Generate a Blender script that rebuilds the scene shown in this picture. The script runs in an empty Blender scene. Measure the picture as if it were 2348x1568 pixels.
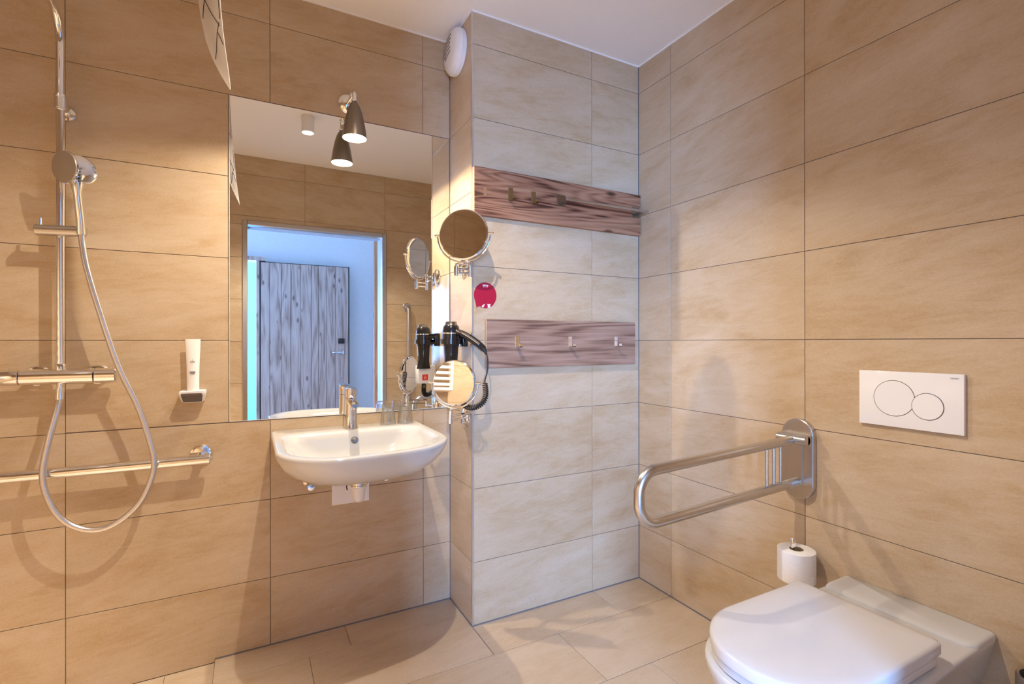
import bpy, bmesh, math, random
from mathutils import Vector, Matrix
random.seed(7)
S = bpy.context.scene
COL = S.collection
PI = math.pi
R = math.radians

# ------------------------------------------------------------ camera, world, lights, exposure
cam_d = bpy.data.cameras.new('camera')
cam = bpy.data.objects.new('camera', cam_d); COL.objects.link(cam)
cam_d.sensor_width = 36; cam_d.lens = 1131.8 / 2348 * 36
cam_d.clip_start = 0.2; cam_d.clip_end = 50
cam.location = (-0.0662, -2.0776, 1.1428)
cam.rotation_euler = (R(90.03), R(0.07), -0.48728 * -1 * -1)
S.camera = cam
_yaw, _pit, _rol = -0.48728, 0.00045, -0.00121
_f = Vector((-math.sin(_yaw), math.cos(_yaw), 0)); _r = Vector((math.cos(_yaw), math.sin(_yaw), 0)); _u = Vector((0, 0, 1))
_f2 = _f * math.cos(_pit) + _u * math.sin(_pit); _u2 = _u * math.cos(_pit) - _f * math.sin(_pit)
_r3 = _r * math.cos(_rol) + _u2 * math.sin(_rol); _u3 = _u2 * math.cos(_rol) - _r * math.sin(_rol)
cam.matrix_world = Matrix(((_r3.x, _u3.x, -_f2.x, cam.location.x), (_r3.y, _u3.y, -_f2.y, cam.location.y),
                           (_r3.z, _u3.z, -_f2.z, cam.location.z), (0, 0, 0, 1)))

W = bpy.data.worlds.new('world'); S.world = W; W.use_nodes = True
W.node_tree.nodes['Background'].inputs[0].default_value = (0.75, 0.85, 1.0, 1)
W.node_tree.nodes['Background'].inputs[1].default_value = 0.6

def light(name, kind, loc, energy, color, target=None, **kw):
    d = bpy.data.lights.new(name, kind); d.energy = energy; d.color = color
    for k, v in kw.items(): setattr(d, k, v)
    o = bpy.data.objects.new(name, d); COL.objects.link(o); o.location = loc
    if target is not None:
        o.rotation_euler = (Vector(target) - Vector(loc)).to_track_quat('-Z', 'Y').to_euler()
    return o
WARM = (1.0, 0.85, 0.655)
NEUT = (1.0, 0.88, 0.74)
BLUE = (0.26, 0.49, 1.0)
# sconce bulb (spot cone of the shade), ceiling downlight, added shower fill, daylight in the corridor
light('sconce_bulb', 'SPOT', (0.283, -0.147, 1.912), 42, WARM, target=(0.283, -0.152, 0),
      spot_size=R(172), spot_blend=0.22, shadow_soft_size=0.009)
light('ceiling_spot_light', 'SPOT', (0.235, -1.07, 2.372), 76, NEUT, target=(0.10, -0.95, 0),
      spot_size=R(130), spot_blend=0.5, shadow_soft_size=0.012)
light('added_shower_fill', 'SPOT', (-0.95, -1.30, 2.372), 400, NEUT, target=(-0.95, -1.30, 0),
      spot_size=R(72), spot_blend=0.8, shadow_soft_size=0.03)  # added unseen lamp, bounces fill light off the shower floor
light('corridor_window', 'AREA', (-1.28, -5.15, 1.25), 480, BLUE, target=(-1.00, 0, 1.25),
      shape='RECTANGLE', size=0.70, size_y=2.2)
light('corridor_side_window', 'AREA', (-1.75, -3.0, 1.5), 34, (0.33, 0.56, 1.0), target=(1, -3.0, 1.5),
      shape='RECTANGLE', size=1.0, size_y=1.6)

S.view_settings.view_transform = 'Standard'
S.view_settings.look = 'None'
S.view_settings.gamma = 1
S.view_settings.exposure = 0.12
S.view_settings.use_curve_mapping = False
S.cycles.use_denoising = True
S.cycles.max_bounces = 10
S.cycles.diffuse_bounces = 6
S.cycles.glossy_bounces = 6
S.cycles.transmission_bounces = 8
S.cycles.transparent_max_bounces = 32
S.cycles.caustics_refractive = False
S.cycles.caustics_reflective = True
S.cycles.blur_glossy = 1.0
S.cycles.sample_clamp_indirect = 6
S.cycles.sample_clamp_direct = 0

# ------------------------------------------------------------ materials
def principled(name, color=(0.8, 0.8, 0.8), rough=0.5, metal=0.0, **kw):
    m = bpy.data.materials.new(name); m.use_nodes = True
    b = m.node_tree.nodes['Principled BSDF']
    b.inputs['Base Color'].default_value = (*color, 1)
    b.inputs['Roughness'].default_value = rough
    b.inputs['Metallic'].default_value = metal
    for k, v in kw.items(): b.inputs[k].default_value = v
    return m
def nodes(m): return m.node_tree.nodes, m.node_tree.links, m.node_tree.nodes['Principled BSDF']

def noisy(name, c1, c2, rough, scale=30, metal=0.0, bump=0.0, stretch=(1, 1, 1), detail=6, **kw):
    m = principled(name, c1, rough, metal, **kw); n, l, b = nodes(m)
    tc = n.new('ShaderNodeTexCoord'); mp = n.new('ShaderNodeMapping'); mp.inputs['Scale'].default_value = stretch
    l.new(tc.outputs['Object'], mp.inputs[0])
    t = n.new('ShaderNodeTexNoise'); t.inputs['Scale'].default_value = scale; t.inputs['Detail'].default_value = detail
    l.new(mp.outputs[0], t.inputs['Vector'])
    r = n.new('ShaderNodeValToRGB'); r.color_ramp.elements[0].position = 0.3; r.color_ramp.elements[1].position = 0.7
    r.color_ramp.elements[0].color = (*c1, 1); r.color_ramp.elements[1].color = (*c2, 1)
    l.new(t.outputs[0], r.inputs[0]); l.new(r.outputs[0], b.inputs['Base Color'])
    if bump:
        bp = n.new('ShaderNodeBump'); bp.inputs['Strength'].default_value = bump; bp.inputs['Distance'].default_value = 0.002
        l.new(t.outputs[0], bp.inputs['Height']); l.new(bp.outputs[0], b.inputs['Normal'])
    return m

def tile_mat(name, cA, cB, cC, rough):
    """sandstone-look ceramic: slanted streaky clouds, random per tile; local x = tile length, z = tile height"""
    m = principled(name, cA, rough); n, l, b = nodes(m)
    b.inputs['Specular IOR Level'].default_value = 0.35
    tc = n.new('ShaderNodeTexCoord'); oi = n.new('ShaderNodeObjectInfo')
    mul = n.new('ShaderNodeVectorMath'); mul.operation = 'SCALE'; mul.inputs['Scale'].default_value = 37.0
    cmb = n.new('ShaderNodeCombineXYZ')
    for i in range(3): l.new(oi.outputs['Random'], cmb.inputs[i])
    l.new(cmb.outputs[0], mul.inputs[0])
    add = n.new('ShaderNodeVectorMath'); add.operation = 'ADD'
    rot = n.new('ShaderNodeMapping'); rot.inputs['Rotation'].default_value = (0, R(7), 0)
    l.new(tc.outputs['Object'], rot.inputs[0]); l.new(rot.outputs[0], add.inputs[0]); l.new(mul.outputs[0], add.inputs[1])
    def noise(sc, st, det, rgh=0.55, dist=0.0):
        mp = n.new('ShaderNodeMapping'); mp.inputs['Scale'].default_value = st
        l.new(add.outputs[0], mp.inputs[0])
        t = n.new('ShaderNodeTexNoise'); t.inputs['Scale'].default_value = sc; t.inputs['Detail'].default_value = det
        t.inputs['Roughness'].default_value = rgh; t.inputs['Distortion'].default_value = dist
        l.new(mp.outputs[0], t.inputs['Vector']); return t.outputs[0]
    n1 = noise(2.4, (1, 1, 2.4), 6, 0.62, 0.8); n2 = noise(8, (1, 1, 4.5), 9, 0.72, 0.9); n3 = noise(160, (1, 1, 1.6), 3)
    r1 = n.new('ShaderNodeValToRGB'); e = r1.color_ramp.elements
    e[0].position = 0.36; e[0].color = (*cA, 1); e[1].position = 0.66; e[1].color = (*cC, 1)
    k = e.new(0.5); k.color = (*cB, 1)
    mx = n.new('ShaderNodeMath'); mx.operation = 'MULTIPLY_ADD'; mx.inputs[1].default_value = 0.42
    l.new(n2, mx.inputs[0]); 
    sc = n.new('ShaderNodeMath'); sc.operation = 'MULTIPLY'; sc.inputs[1].default_value = 0.58
    l.new(n1, sc.inputs[0]); l.new(sc.outputs[0], mx.inputs[2]); l.new(mx.outputs[0], r1.inputs[0])
    g = n.new('ShaderNodeMapRange'); g.inputs[1].default_value = 0.3; g.inputs[2].default_value = 0.7
    g.inputs[3].default_value = 0.93; g.inputs[4].default_value = 1.05; l.new(n3, g.inputs[0])
    mm = n.new('ShaderNodeVectorMath'); mm.operation = 'SCALE'
    l.new(r1.outputs[0], mm.inputs[0]); l.new(g.outputs[0], mm.inputs['Scale']); l.new(mm.outputs[0], b.inputs['Base Color'])
    bp = n.new('ShaderNodeBump'); bp.inputs['Strength'].default_value = 0.08; bp.inputs['Distance'].default_value = 0.001
    l.new(n2, bp.inputs['Height']); l.new(bp.outputs[0], b.inputs['Normal'])
    return m

def wood_mat(name, dark, mid, lite, rough=0.55, axis='X', grain=1.0, knots=True, dens=1.0, off=0.0):
    m = principled(name, mid, rough); n, l, b = nodes(m)
    b.inputs['Specular IOR Level'].default_value = 0.3
    tc = n.new('ShaderNodeTexCoord'); mp0 = n.new('ShaderNodeMapping')
    mp0.inputs['Location'].default_value = (off, off * 0.7, off * 1.3)
    if axis == 'Z': mp0.inputs['Rotation'].default_value = (0, R(90), 0)
    l.new(tc.outputs['Object'], mp0.inputs[0])
    oi = n.new('ShaderNodeObjectInfo'); sc = n.new('ShaderNodeMath'); sc.operation = 'MULTIPLY'; sc.inputs[1].default_value = 23
    l.new(oi.outputs['Random'], sc.inputs[0]); cmb = n.new('ShaderNodeCombineXYZ'); l.new(sc.outputs[0], cmb.inputs[0]); l.new(sc.outputs[0], cmb.inputs[2])
    add = n.new('ShaderNodeVectorMath'); add.operation = 'ADD'; l.new(mp0.outputs[0], add.inputs[0]); l.new(cmb.outputs[0], add.inputs[1])
    mp = n.new('ShaderNodeMapping'); mp.inputs['Scale'].default_value = (0.55, 5.5, 5.5); l.new(add.outputs[0], mp.inputs[0])
    w = n.new('ShaderNodeTexNoise'); w.inputs['Scale'].default_value = 1.5 * dens; w.inputs['Detail'].default_value = 2; w.inputs['Distortion'].default_value = 0.35
    l.new(mp.outputs[0], w.inputs['Vector'])
    wv = n.new('ShaderNodeMath'); wv.operation = 'MULTIPLY'; wv.inputs[1].default_value = 95 * grain; l.new(w.outputs[0], wv.inputs[0])
    sn = n.new('ShaderNodeMath'); sn.operation = 'SINE'; l.new(wv.outputs[0], sn.inputs[0])
    mpf = n.new('ShaderNodeMapping'); mpf.inputs['Scale'].default_value = (2.5, 60, 60); l.new(add.outputs[0], mpf.inputs[0])
    fine = n.new('ShaderNodeTexNoise'); fine.inputs['Scale'].default_value = 2.2; fine.inputs['Detail'].default_value = 5
    l.new(mpf.outputs[0], fine.inputs['Vector'])
    mpb = n.new('ShaderNodeMapping'); mpb.inputs['Scale'].default_value = (1.0, 7, 7); l.new(add.outputs[0], mpb.inputs[0])
    big = n.new('ShaderNodeTexNoise'); big.inputs['Scale'].default_value = 2.0; big.inputs['Detail'].default_value = 3
    l.new(mpb.outputs[0], big.inputs['Vector'])
    s2 = n.new('ShaderNodeMath'); s2.operation = 'MULTIPLY_ADD'; s2.inputs[1].default_value = 0.085
    l.new(sn.outputs[0], s2.inputs[0]); hb = n.new('ShaderNodeMath'); hb.operation = 'MULTIPLY'; hb.inputs[1].default_value = 0.5
    l.new(big.outputs[0], hb.inputs[0]); l.new(hb.outputs[0], s2.inputs[2])
    hf = n.new('ShaderNodeMath'); hf.operation = 'MULTIPLY'; hf.inputs[1].default_value = 0.5; l.new(fine.outputs[0], hf.inputs[0])
    tot = n.new('ShaderNodeMath'); tot.operation = 'ADD'; l.new(s2.outputs[0], tot.inputs[0]); l.new(hf.outputs[0], tot.inputs[1])
    r = n.new('ShaderNodeValToRGB'); e = r.color_ramp.elements
    e[0].position = 0.33; e[0].color = (*dark, 1); e[1].position = 0.66; e[1].color = (*lite, 1); k = e.new(0.46); k.color = (*mid, 1)
    l.new(tot.outputs[0], r.inputs[0])
    out = r.outputs[0]
    if knots:
        mk = n.new('ShaderNodeMapping'); mk.inputs['Scale'].default_value = (4.5, 11, 11); l.new(add.outputs[0], mk.inputs[0])
        v = n.new('ShaderNodeTexVoronoi'); v.inputs['Scale'].default_value = 1.0; l.new(mk.outputs[0], v.inputs['Vector'])
        kr = n.new('ShaderNodeMapRange'); kr.inputs[1].default_value = 0.06; kr.inputs[2].default_value = 0.17
        kr.inputs[3].default_value = 0.8; kr.inputs[4].default_value = 0.0; l.new(v.outputs['Distance'], kr.inputs[0])
        mx = n.new('ShaderNodeMix'); mx.data_type = 'RGBA'; l.new(kr.outputs[0], mx.inputs[0]); l.new(out, mx.inputs[6])
        mx.inputs[7].default_value = (dark[0] * 0.45, dark[1] * 0.4, dark[2] * 0.4, 1); out = mx.outputs[2]
    l.new(out, b.inputs['Base Color'])
    bp = n.new('ShaderNodeBump'); bp.inputs['Strength'].default_value = 0.25; bp.inputs['Distance'].default_value = 0.0015
    l.new(tot.outputs[0], bp.inputs['Height']); l.new(bp.outputs[0], b.inputs['Normal'])
    return m

def emis(name, color, strength):
    m = bpy.data.materials.new(name); m.use_nodes = True; n = m.node_tree.nodes; n.clear()
    e = n.new('ShaderNodeEmission'); e.inputs[0].default_value = (*color, 1); e.inputs[1].default_value = strength
    o = n.new('ShaderNodeOutputMaterial'); m.node_tree.links.new(e.outputs[0], o.inputs[0]); return m

M = {}
M['tile'] = tile_mat('wall_tile_sandstone', (0.46, 0.32, 0.18), (0.525, 0.395, 0.256), (0.585, 0.465, 0.335), 0.42)
M['ftile'] = tile_mat('floor_tile_sandstone', (0.48, 0.36, 0.24), (0.54, 0.425, 0.305), (0.59, 0.48, 0.365), 0.34)
M['grout'] = noisy('grout', (0.22, 0.175, 0.145), (0.28, 0.22, 0.185), 0.9, 60)
M['silicone'] = principled('grey_silicone', (0.16, 0.15, 0.16), 0.5)
M['ceil'] = noisy('white_plaster', (0.86, 0.84, 0.815), (0.88, 0.86, 0.835), 0.9, 90, bump=0.05)
M['cwall'] = noisy('corridor_paint', (0.78, 0.79, 0.80), (0.82, 0.83, 0.84), 0.9, 40)
M['chrome'] = principled('chrome', (0.86, 0.86, 0.87), 0.06, 1.0)
M['steel'] = noisy('brushed_steel', (0.56, 0.54, 0.52), (0.64, 0.62, 0.60), 0.27, 40, metal=1.0, stretch=(1, 12, 1))
M['steel2'] = principled('satin_steel', (0.58, 0.55, 0.52), 0.3, 1.0)
M['hose'] = noisy('metal_hose', (0.62, 0.60, 0.60), (0.74, 0.72, 0.72), 0.28, 400, metal=0.9)
M['ceramic'] = principled('white_ceramic', (0.59, 0.585, 0.575), 0.10, 0, **{'Coat Weight': 0.4, 'Coat Roughness': 0.04})
M['plastic'] = principled('white_plastic', (0.82, 0.80, 0.79), 0.28)
M['gloss'] = principled('white_gloss_plastic', (0.84, 0.82, 0.80), 0.12)
M['lid'] = principled('white_duroplast', (0.64, 0.63, 0.63), 0.14, 0, **{'Coat Weight': 0.3, 'Coat Roughness': 0.05})
M['seam'] = principled('dark_seam', (0.08, 0.07, 0.07), 0.6)
M['mirror'] = principled('mirror_silver', (0.90, 0.91, 0.90), 0.0, 1.0)
M['mirror2'] = principled('round_mirror_silver', (0.82, 0.80, 0.76), 0.02, 1.0)
M['black'] = principled('black_gloss_plastic', (0.012, 0.011, 0.012), 0.16)
M['rubber'] = principled('black_rubber', (0.015, 0.014, 0.015), 0.5)
M['greyface'] = principled('dark_grey_plastic', (0.11, 0.085, 0.075), 0.45)
M['shade'] = principled('dark_bronze_shade', (0.24, 0.195, 0.155), 0.34, 0.7)
M['bulb'] = emis('lit_bulb', (1.0, 0.86, 0.66), 30)
M['spotlens'] = emis('lit_spot_lens', (1.0, 0.93, 0.84), 9)
M['red'] = principled('red_sticker', (0.36, 0.004, 0.03), 0.45)
M['redsw'] = principled('red_symbol', (0.75, 0.03, 0.015), 0.5)
M['whiteprint'] = principled('pale_print', (0.78, 0.62, 0.60), 0.5)
M['ink'] = principled('dark_ink', (0.04, 0.035, 0.04), 0.6)
M['greyink'] = principled('grey_ink', (0.30, 0.30, 0.33), 0.6)
M['curtain'] = principled('curtain_cloth', (0.66, 0.60, 0.545), 0.8)
_n, _l2, _b = nodes(M['curtain']); _tr = _n.new('ShaderNodeBsdfTranslucent'); _tr.inputs[0].default_value = (0.78, 0.74, 0.69, 1); _mx = _n.new('ShaderNodeMixShader'); _mx.inputs[0].default_value = 0.45
_l2.new(_b.outputs[0], _mx.inputs[1]); _l2.new(_tr.outputs[0], _mx.inputs[2]); _l2.new(_mx.outputs[0], _n['Material Output'].inputs[0])
M['paper'] = noisy('tissue_paper', (0.86, 0.83, 0.79), (0.90, 0.88, 0.85), 0.95, 70, bump=0.25, stretch=(1, 1, 3))
M['card'] = principled('cardboard', (0.36, 0.25, 0.15), 0.9)
M['brass'] = principled('dull_brass', (0.36, 0.27, 0.13), 0.35, 0.9)
M['brassdk'] = principled('dark_nickel', (0.32, 0.30, 0.27), 0.25, 1.0)
M['boardA'] = wood_mat('reclaimed_spruce', (0.07, 0.024, 0.015), (0.27, 0.12, 0.065), (0.40, 0.21, 0.12), 0.5, 'X', 1.3, True, 0.9, 1.3)
M['boardB'] = wood_mat('greyed_oak_laminate', (0.14, 0.075, 0.05), (0.29, 0.17, 0.115), (0.39, 0.25, 0.18), 0.55, 'X', 0.9, False, 0.8, 4.2)
M['boardBside'] = principled('light_board_edge', (0.50, 0.36, 0.25), 0.6)
M['boardAside'] = principled('spruce_board_edge', (0.62, 0.38, 0.22), 0.6)
M['plank'] = wood_mat('weathered_plank', (0.30, 0.205, 0.17), (0.50, 0.37, 0.31), (0.62, 0.485, 0.42), 0.6, 'Z', 0.6, True, 0.8, 2.0)
M['post'] = wood_mat('orange_pine', (0.28, 0.12, 0.06), (0.42, 0.19, 0.09), (0.52, 0.26, 0.13), 0.5, 'Z', 0.7, True)
M['cfloor'] = noisy('corridor_floor', (0.20, 0.15, 0.11), (0.28, 0.21, 0.16), 0.6, 8, stretch=(1, 8, 1))
M['trim'] = principled('anodised_trim', (0.66, 0.62, 0.57), 0.35, 0.8)
g = bpy.data.materials.new('clear_glass'); g.use_nodes = True; gn = g.node_tree.nodes; gn.clear()
_t = gn.new('ShaderNodeBsdfTransparent'); _t.inputs[0].default_value = (0.97, 0.98, 0.98, 1); _g = gn.new('ShaderNodeBsdfGlossy'); _g.inputs['Roughness'].default_value = 0.02
_l = gn.new('ShaderNodeLayerWeight'); _l.inputs['Blend'].default_value = 0.35; _f = gn.new('ShaderNodeMapRange'); _f.inputs[3].default_value = 0.09; _f.inputs[4].default_value = 0.95; g.node_tree.links.new(_l.outputs['Facing'], _f.inputs[0]); _x = gn.new('ShaderNodeMixShader'); _o = gn.new('ShaderNodeOutputMaterial')
g.node_tree.links.new(_f.outputs[0], _x.inputs[0]); g.node_tree.links.new(_t.outputs[0], _x.inputs[1]); g.node_tree.links.new(_g.outputs[0], _x.inputs[2]); g.node_tree.links.new(_x.outputs[0], _o.inputs[0]); M['glass'] = g
M['hallway'] = principled('hallway_daylight_tint', (0.34, 0.58, 0.72), 0.9)  # cyan of the daylight put into the wall colour, and darkened

# ------------------------------------------------------------ mesh helpers
def link(name, me, parent=None, loc=(0, 0, 0), smooth=None):
    o = bpy.data.objects.new(name, me); COL.objects.link(o); o.location = loc
    if parent: o.parent = parent
    return o
def tag(o, label=None, cat=None, group=None, kind=None):
    if label: o['label'] = label
    if cat: o['category'] = cat
    if group: o['group'] = group
    if kind: o['kind'] = kind
    return o
def thing(name, label, cat, loc=(0, 0, 0), group=None):
    o = bpy.data.objects.new(name, None); COL.objects.link(o); o.location = loc; o.empty_display_size = 0.05
    return tag(o, label, cat, group)
def obj(name, bm, mat, parent=None, smooth=True, angle=35):
    """world-space bmesh -> object whose mesh is local to the parent's location"""
    base = parent.matrix_world.translation if False else None
    me = bpy.data.meshes.new(name)
    bmesh.ops.recalc_face_normals(bm, faces=bm.faces)
    org = Vector((0, 0, 0))
    p = parent
    while p is not None: org += p.location; p = p.parent
    bmesh.ops.translate(bm, vec=-org, verts=bm.verts)
    bm.to_mesh(me); bm.free()
    mats = mat if isinstance(mat, (list, tuple)) else [mat]
    for m_ in mats: me.materials.append(m_)
    if smooth:
        for p_ in me.polygons: p_.use_smooth = True
        me.set_sharp_from_angle(angle=R(angle))
    return link(name, me, parent)
def NB(): return bmesh.new()
def box(bm, x0, x1, y0, y1, z0, z1, bev=0.0, seg=1, mi=0):
    t = bmesh.new()
    bmesh.ops.create_cube(t, size=1)
    for v in t.verts:
        v.co = Vector(((x0 + x1) / 2 + v.co.x * (x1 - x0), (y0 + y1) / 2 + v.co.y * (y1 - y0), (z0 + z1) / 2 + v.co.z * (z1 - z0)))
    if bev: bmesh.ops.bevel(t, geom=t.edges[:], offset=bev, segments=seg, affect='EDGES', profile=0.5)
    for f in t.faces: f.material_index = mi
    me = bpy.data.meshes.new('tmp'); t.to_mesh(me); t.free(); bm.from_mesh(me); bpy.data.meshes.remove(me)
    return bm
def frame(axis):
    a = Vector(axis).normalized(); h = Vector((0, 0, 1)) if abs(a.z) < 0.9 else Vector((1, 0, 0))
    u = a.cross(h).normalized(); return u, a.cross(u).normalized(), a
def lathe(bm, origin, axis, prof, n=32, capa=True, capb=True, sx=1, sy=1):
    u, v, a = frame(axis); o = Vector(origin); rings = []
    for r, h in prof:
        rings.append([bm.verts.new(o + a * h + (u * math.cos(2 * PI * i / n) * sx + v * math.sin(2 * PI * i / n) * sy) * max(r, 1e-5)) for i in range(n)])
    for A, B in zip(rings[:-1], rings[1:]):
        for i in range(n): bm.faces.new((A[i], A[(i + 1) % n], B[(i + 1) % n], B[i]))
    if capa: bm.faces.new(rings[0][::-1])
    if capb: bm.faces.new(rings[-1])
    return bm
def cyl(bm, p0, p1, r, n=20, bev=0.0):
    p0 = Vector(p0); p1 = Vector(p1); L = (p1 - p0).length
    pr = [(r - bev, 0), (r, bev), (r, L - bev), (r - bev, L)] if bev else [(r, 0), (r, L)]
    return lathe(bm, p0, p1 - p0, pr, n)
def smooth_path(pts, k=8):
    P = [Vector(p) for p in pts]; out = []
    for i in range(len(P) - 1):
        a = P[max(i - 1, 0)]; b = P[i]; c = P[i + 1]; d = P[min(i + 2, len(P) - 1)]
        for j in range(k):
            t = j / k
            out.append(0.5 * ((2 * b) + (-a + c) * t + (2 * a - 5 * b + 4 * c - d) * t * t + (-a + 3 * b - 3 * c + d) * t ** 3))
    out.append(P[-1]); return out
def tube(bm, pts, r, n=14, cap=True, closed=False):
    P = [Vector(p) for p in pts]; rings = []; N = len(P)
    def tan(i):
        if closed: return (P[(i + 1) % N] - P[i - 1]).normalized()
        return (P[min(i + 1, N - 1)] - P[max(i - 1, 0)]).normalized()
    t0 = tan(0); u, v, _ = frame(t0); prev = t0
    rr = r if isinstance(r, (list, tuple)) else [r] * N
    for i in range(N):
        t = tan(i); ax = prev.cross(t)
        if ax.length > 1e-7:
            q = Matrix.Rotation(prev.angle(t), 3, ax.normalized()); u = q @ u; v = q @ v
        prev = t
        rings.append([bm.verts.new(P[i] + (u * math.cos(2 * PI * j / n) + v * math.sin(2 * PI * j / n)) * rr[i]) for j in range(n)])
    seq = list(zip(rings[:-1], rings[1:])) + ([(rings[-1], rings[0])] if closed else [])
    for A, B in seq:
        for j in range(n): bm.faces.new((A[j], A[(j + 1) % n], B[(j + 1) % n], B[j]))
    if cap and not closed: bm.faces.new(rings[0][::-1]); bm.faces.new(rings[-1])
    return bm
def torus(bm, c, axis, Rr, r, n=48, m=10):
    u, v, a = frame(axis); c = Vector(c)
    return tube(bm, [c + (u * math.cos(2 * PI * i / n) + v * math.sin(2 * PI * i / n)) * Rr for i in range(n)], r, m, closed=True)
def fillet(pts, rad, k=6):
    P = [Vector(p) for p in pts]; out = [P[0]]
    for i in range(1, len(P) - 1):
        a = (P[i - 1] - P[i]).normalized(); b = (P[i + 1] - P[i]).normalized(); ang = a.angle(b)
        d = rad / math.tan(ang / 2); s = P[i] + a * d; e = P[i] + b * d
        c = P[i] + (a + b).normalized() * (rad / math.sin(ang / 2))
        v0 = s - c; v1 = e - c; th = v0.angle(v1); ax = v0.cross(v1).normalized()
        for j in range(k + 1): out.append(c + Matrix.Rotation(th * j / k, 3, ax) @ v0)
    out.append(P[-1]); return out
def dring(x0, x1, yb, yf, rb, rf, bow=0.0, k=10):
    """D-shaped outline: back edge at yb (corner radius rb), front at yf<yb (radius rf), bowed front; 4*(k+1)+extra points"""
    pts = []
    def arc(cx, cy, r, a0, a1):
        for i in range(k + 1):
            a = a0 + (a1 - a0) * i / k; pts.append([cx + r * math.cos(a), cy + r * math.sin(a)])
    arc(x1 - rb, yb - rb, rb, PI / 2, 0)
    m_ = 6
    def seg(p, q):
        for i in range(1, m_): t = i / m_; pts.append([p[0] + (q[0] - p[0]) * t, p[1] + (q[1] - p[1]) * t])
    seg((x1, yb - rb), (x1, yf + rf)); arc(x1 - rf, yf + rf, rf, 0, -PI / 2)
    seg((x1 - rf, yf), (x0 + rf, yf)); arc(x0 + rf, yf + rf, rf, -PI / 2, -PI)
    seg((x0, yf + rf), (x0, yb - rb)); arc(x0 + rb, yb - rb, rb, PI, PI / 2)
    seg((x0 + rb, yb), (x1 - rb, yb))
    xc = (x0 + x1) / 2; hw = (x1 - x0) / 2
    for p in pts:
        w = max(0.0, min(1.0, (yb - p[1]) / (yb - yf)))
        p[1] -= bow * w * w * (1 - ((p[0] - xc) / hw) ** 2)
    return pts
def loft(bm, rings, capa=True, capb=True):
    V = [[bm.verts.new(p) for p in r] for r in rings]
    for A, B in zip(V[:-1], V[1:]):
        n = len(A)
        for i in range(n): bm.faces.new((A[i], A[(i + 1) % n], B[(i + 1) % n], B[i]))
    if capa: bm.faces.new(V[0][::-1])
    if capb: bm.faces.new(V[-1])
    return bm
def prism(bm, outline, d0, d1, plane='XZ'):
    """outline of 2-D points extruded between depths d0,d1; plane XZ -> depth along y ; YZ -> depth along x; XY -> depth along z"""
    f = {'XZ': lambda a, b, d: (a, d, b), 'YZ': lambda a, b, d: (d, a, b), 'XY': lambda a, b, d: (a, b, d)}[plane]
    return loft(bm, [[f(a, b, d0) for a, b in outline], [f(a, b, d1) for a, b in outline]])
def text(name, body, size, mat, parent, loc, rot, depth=0.0003):
    c = bpy.data.curves.new(name, 'FONT'); c.body = body; c.size = size; c.extrude = depth; c.align_x = 'CENTER'; c.align_y = 'CENTER'
    t = bpy.data.objects.new(name, c); COL.objects.link(t)
    dg = bpy.context.evaluated_depsgraph_get(); me = bpy.data.meshes.new_from_object(t.evaluated_get(dg)); bpy.data.objects.remove(t)
    me.materials.clear(); me.materials.append(mat)
    o = bpy.data.objects.new(name, me); COL.objects.link(o)
    org = Vector((0, 0, 0)); p = parent
    while p is not None: org += p.location; p = p.parent
    o.parent = parent; o.location = Vector(loc) - org; o.rotation_euler = rot; return o

# ------------------------------------------------------------ room shell
XL, XR, YB, H = -1.40, 1.60, -1.93, 2.48
XP, DB = 0.722, 0.248
DX0, DX1, DZ = -0.085, 0.872, 1.985            # doorway behind the camera
ZR = [0.0, 0.2545, 0.551, 0.850, 1.1505, 1.451, 1.7508, 2.0505, 2.347, H]
G = 0.0010
def struct(name, bm, mat, parent=None, smooth=False):
    o = obj(name, bm, mat, parent, smooth)
    if parent is None: o['kind'] = 'structure'
    return o
wa = struct('wall_washbasin', box(NB(), XL - .1, XP, 0.003, 0.12, -0.05, H), M['grout'])
wb = struct('wall_rack', box(NB(), XP + 0.003, XR + .1, -DB + 0.003, 0.12, -0.05, H), M['grout'])
wc = struct('wall_toilet', box(NB(), XR + 0.003, XR + .1, YB, -DB + 0.0, -0.05, H), M['grout'])
wl = struct('wall_shower', box(NB(), XL - .1, XL - 0.003, YB, 0.003, -0.05, H), M['grout'])
b = NB(); box(b, XL - .1, DX0 - .01, -2.05, YB - 0.003, -0.05, H); box(b, DX1 + .01, XR + .1, -2.05, YB - 0.003, -0.05, H); box(b, DX0 - .01, DX1 + .01, -2.05, YB - 0.003, DZ + .01, H)
wd = struct('wall_doorway', b, M['grout'])
ws = wb
b = NB(); box(b, -0.18, XR + .1, -2.05, 0.12, -0.06, -0.002); box(b, XL - .1, -0.18, -2.05, 0.12, -0.06, -0.014)
fl = struct('floor', b, M['grout'])
box_b = NB(); box(box_b, XL - .1, XR + .1, -2.05, 0.12, H, H + 0.08)
ceil = struct('ceiling', box_b, M['ceil'])

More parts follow.
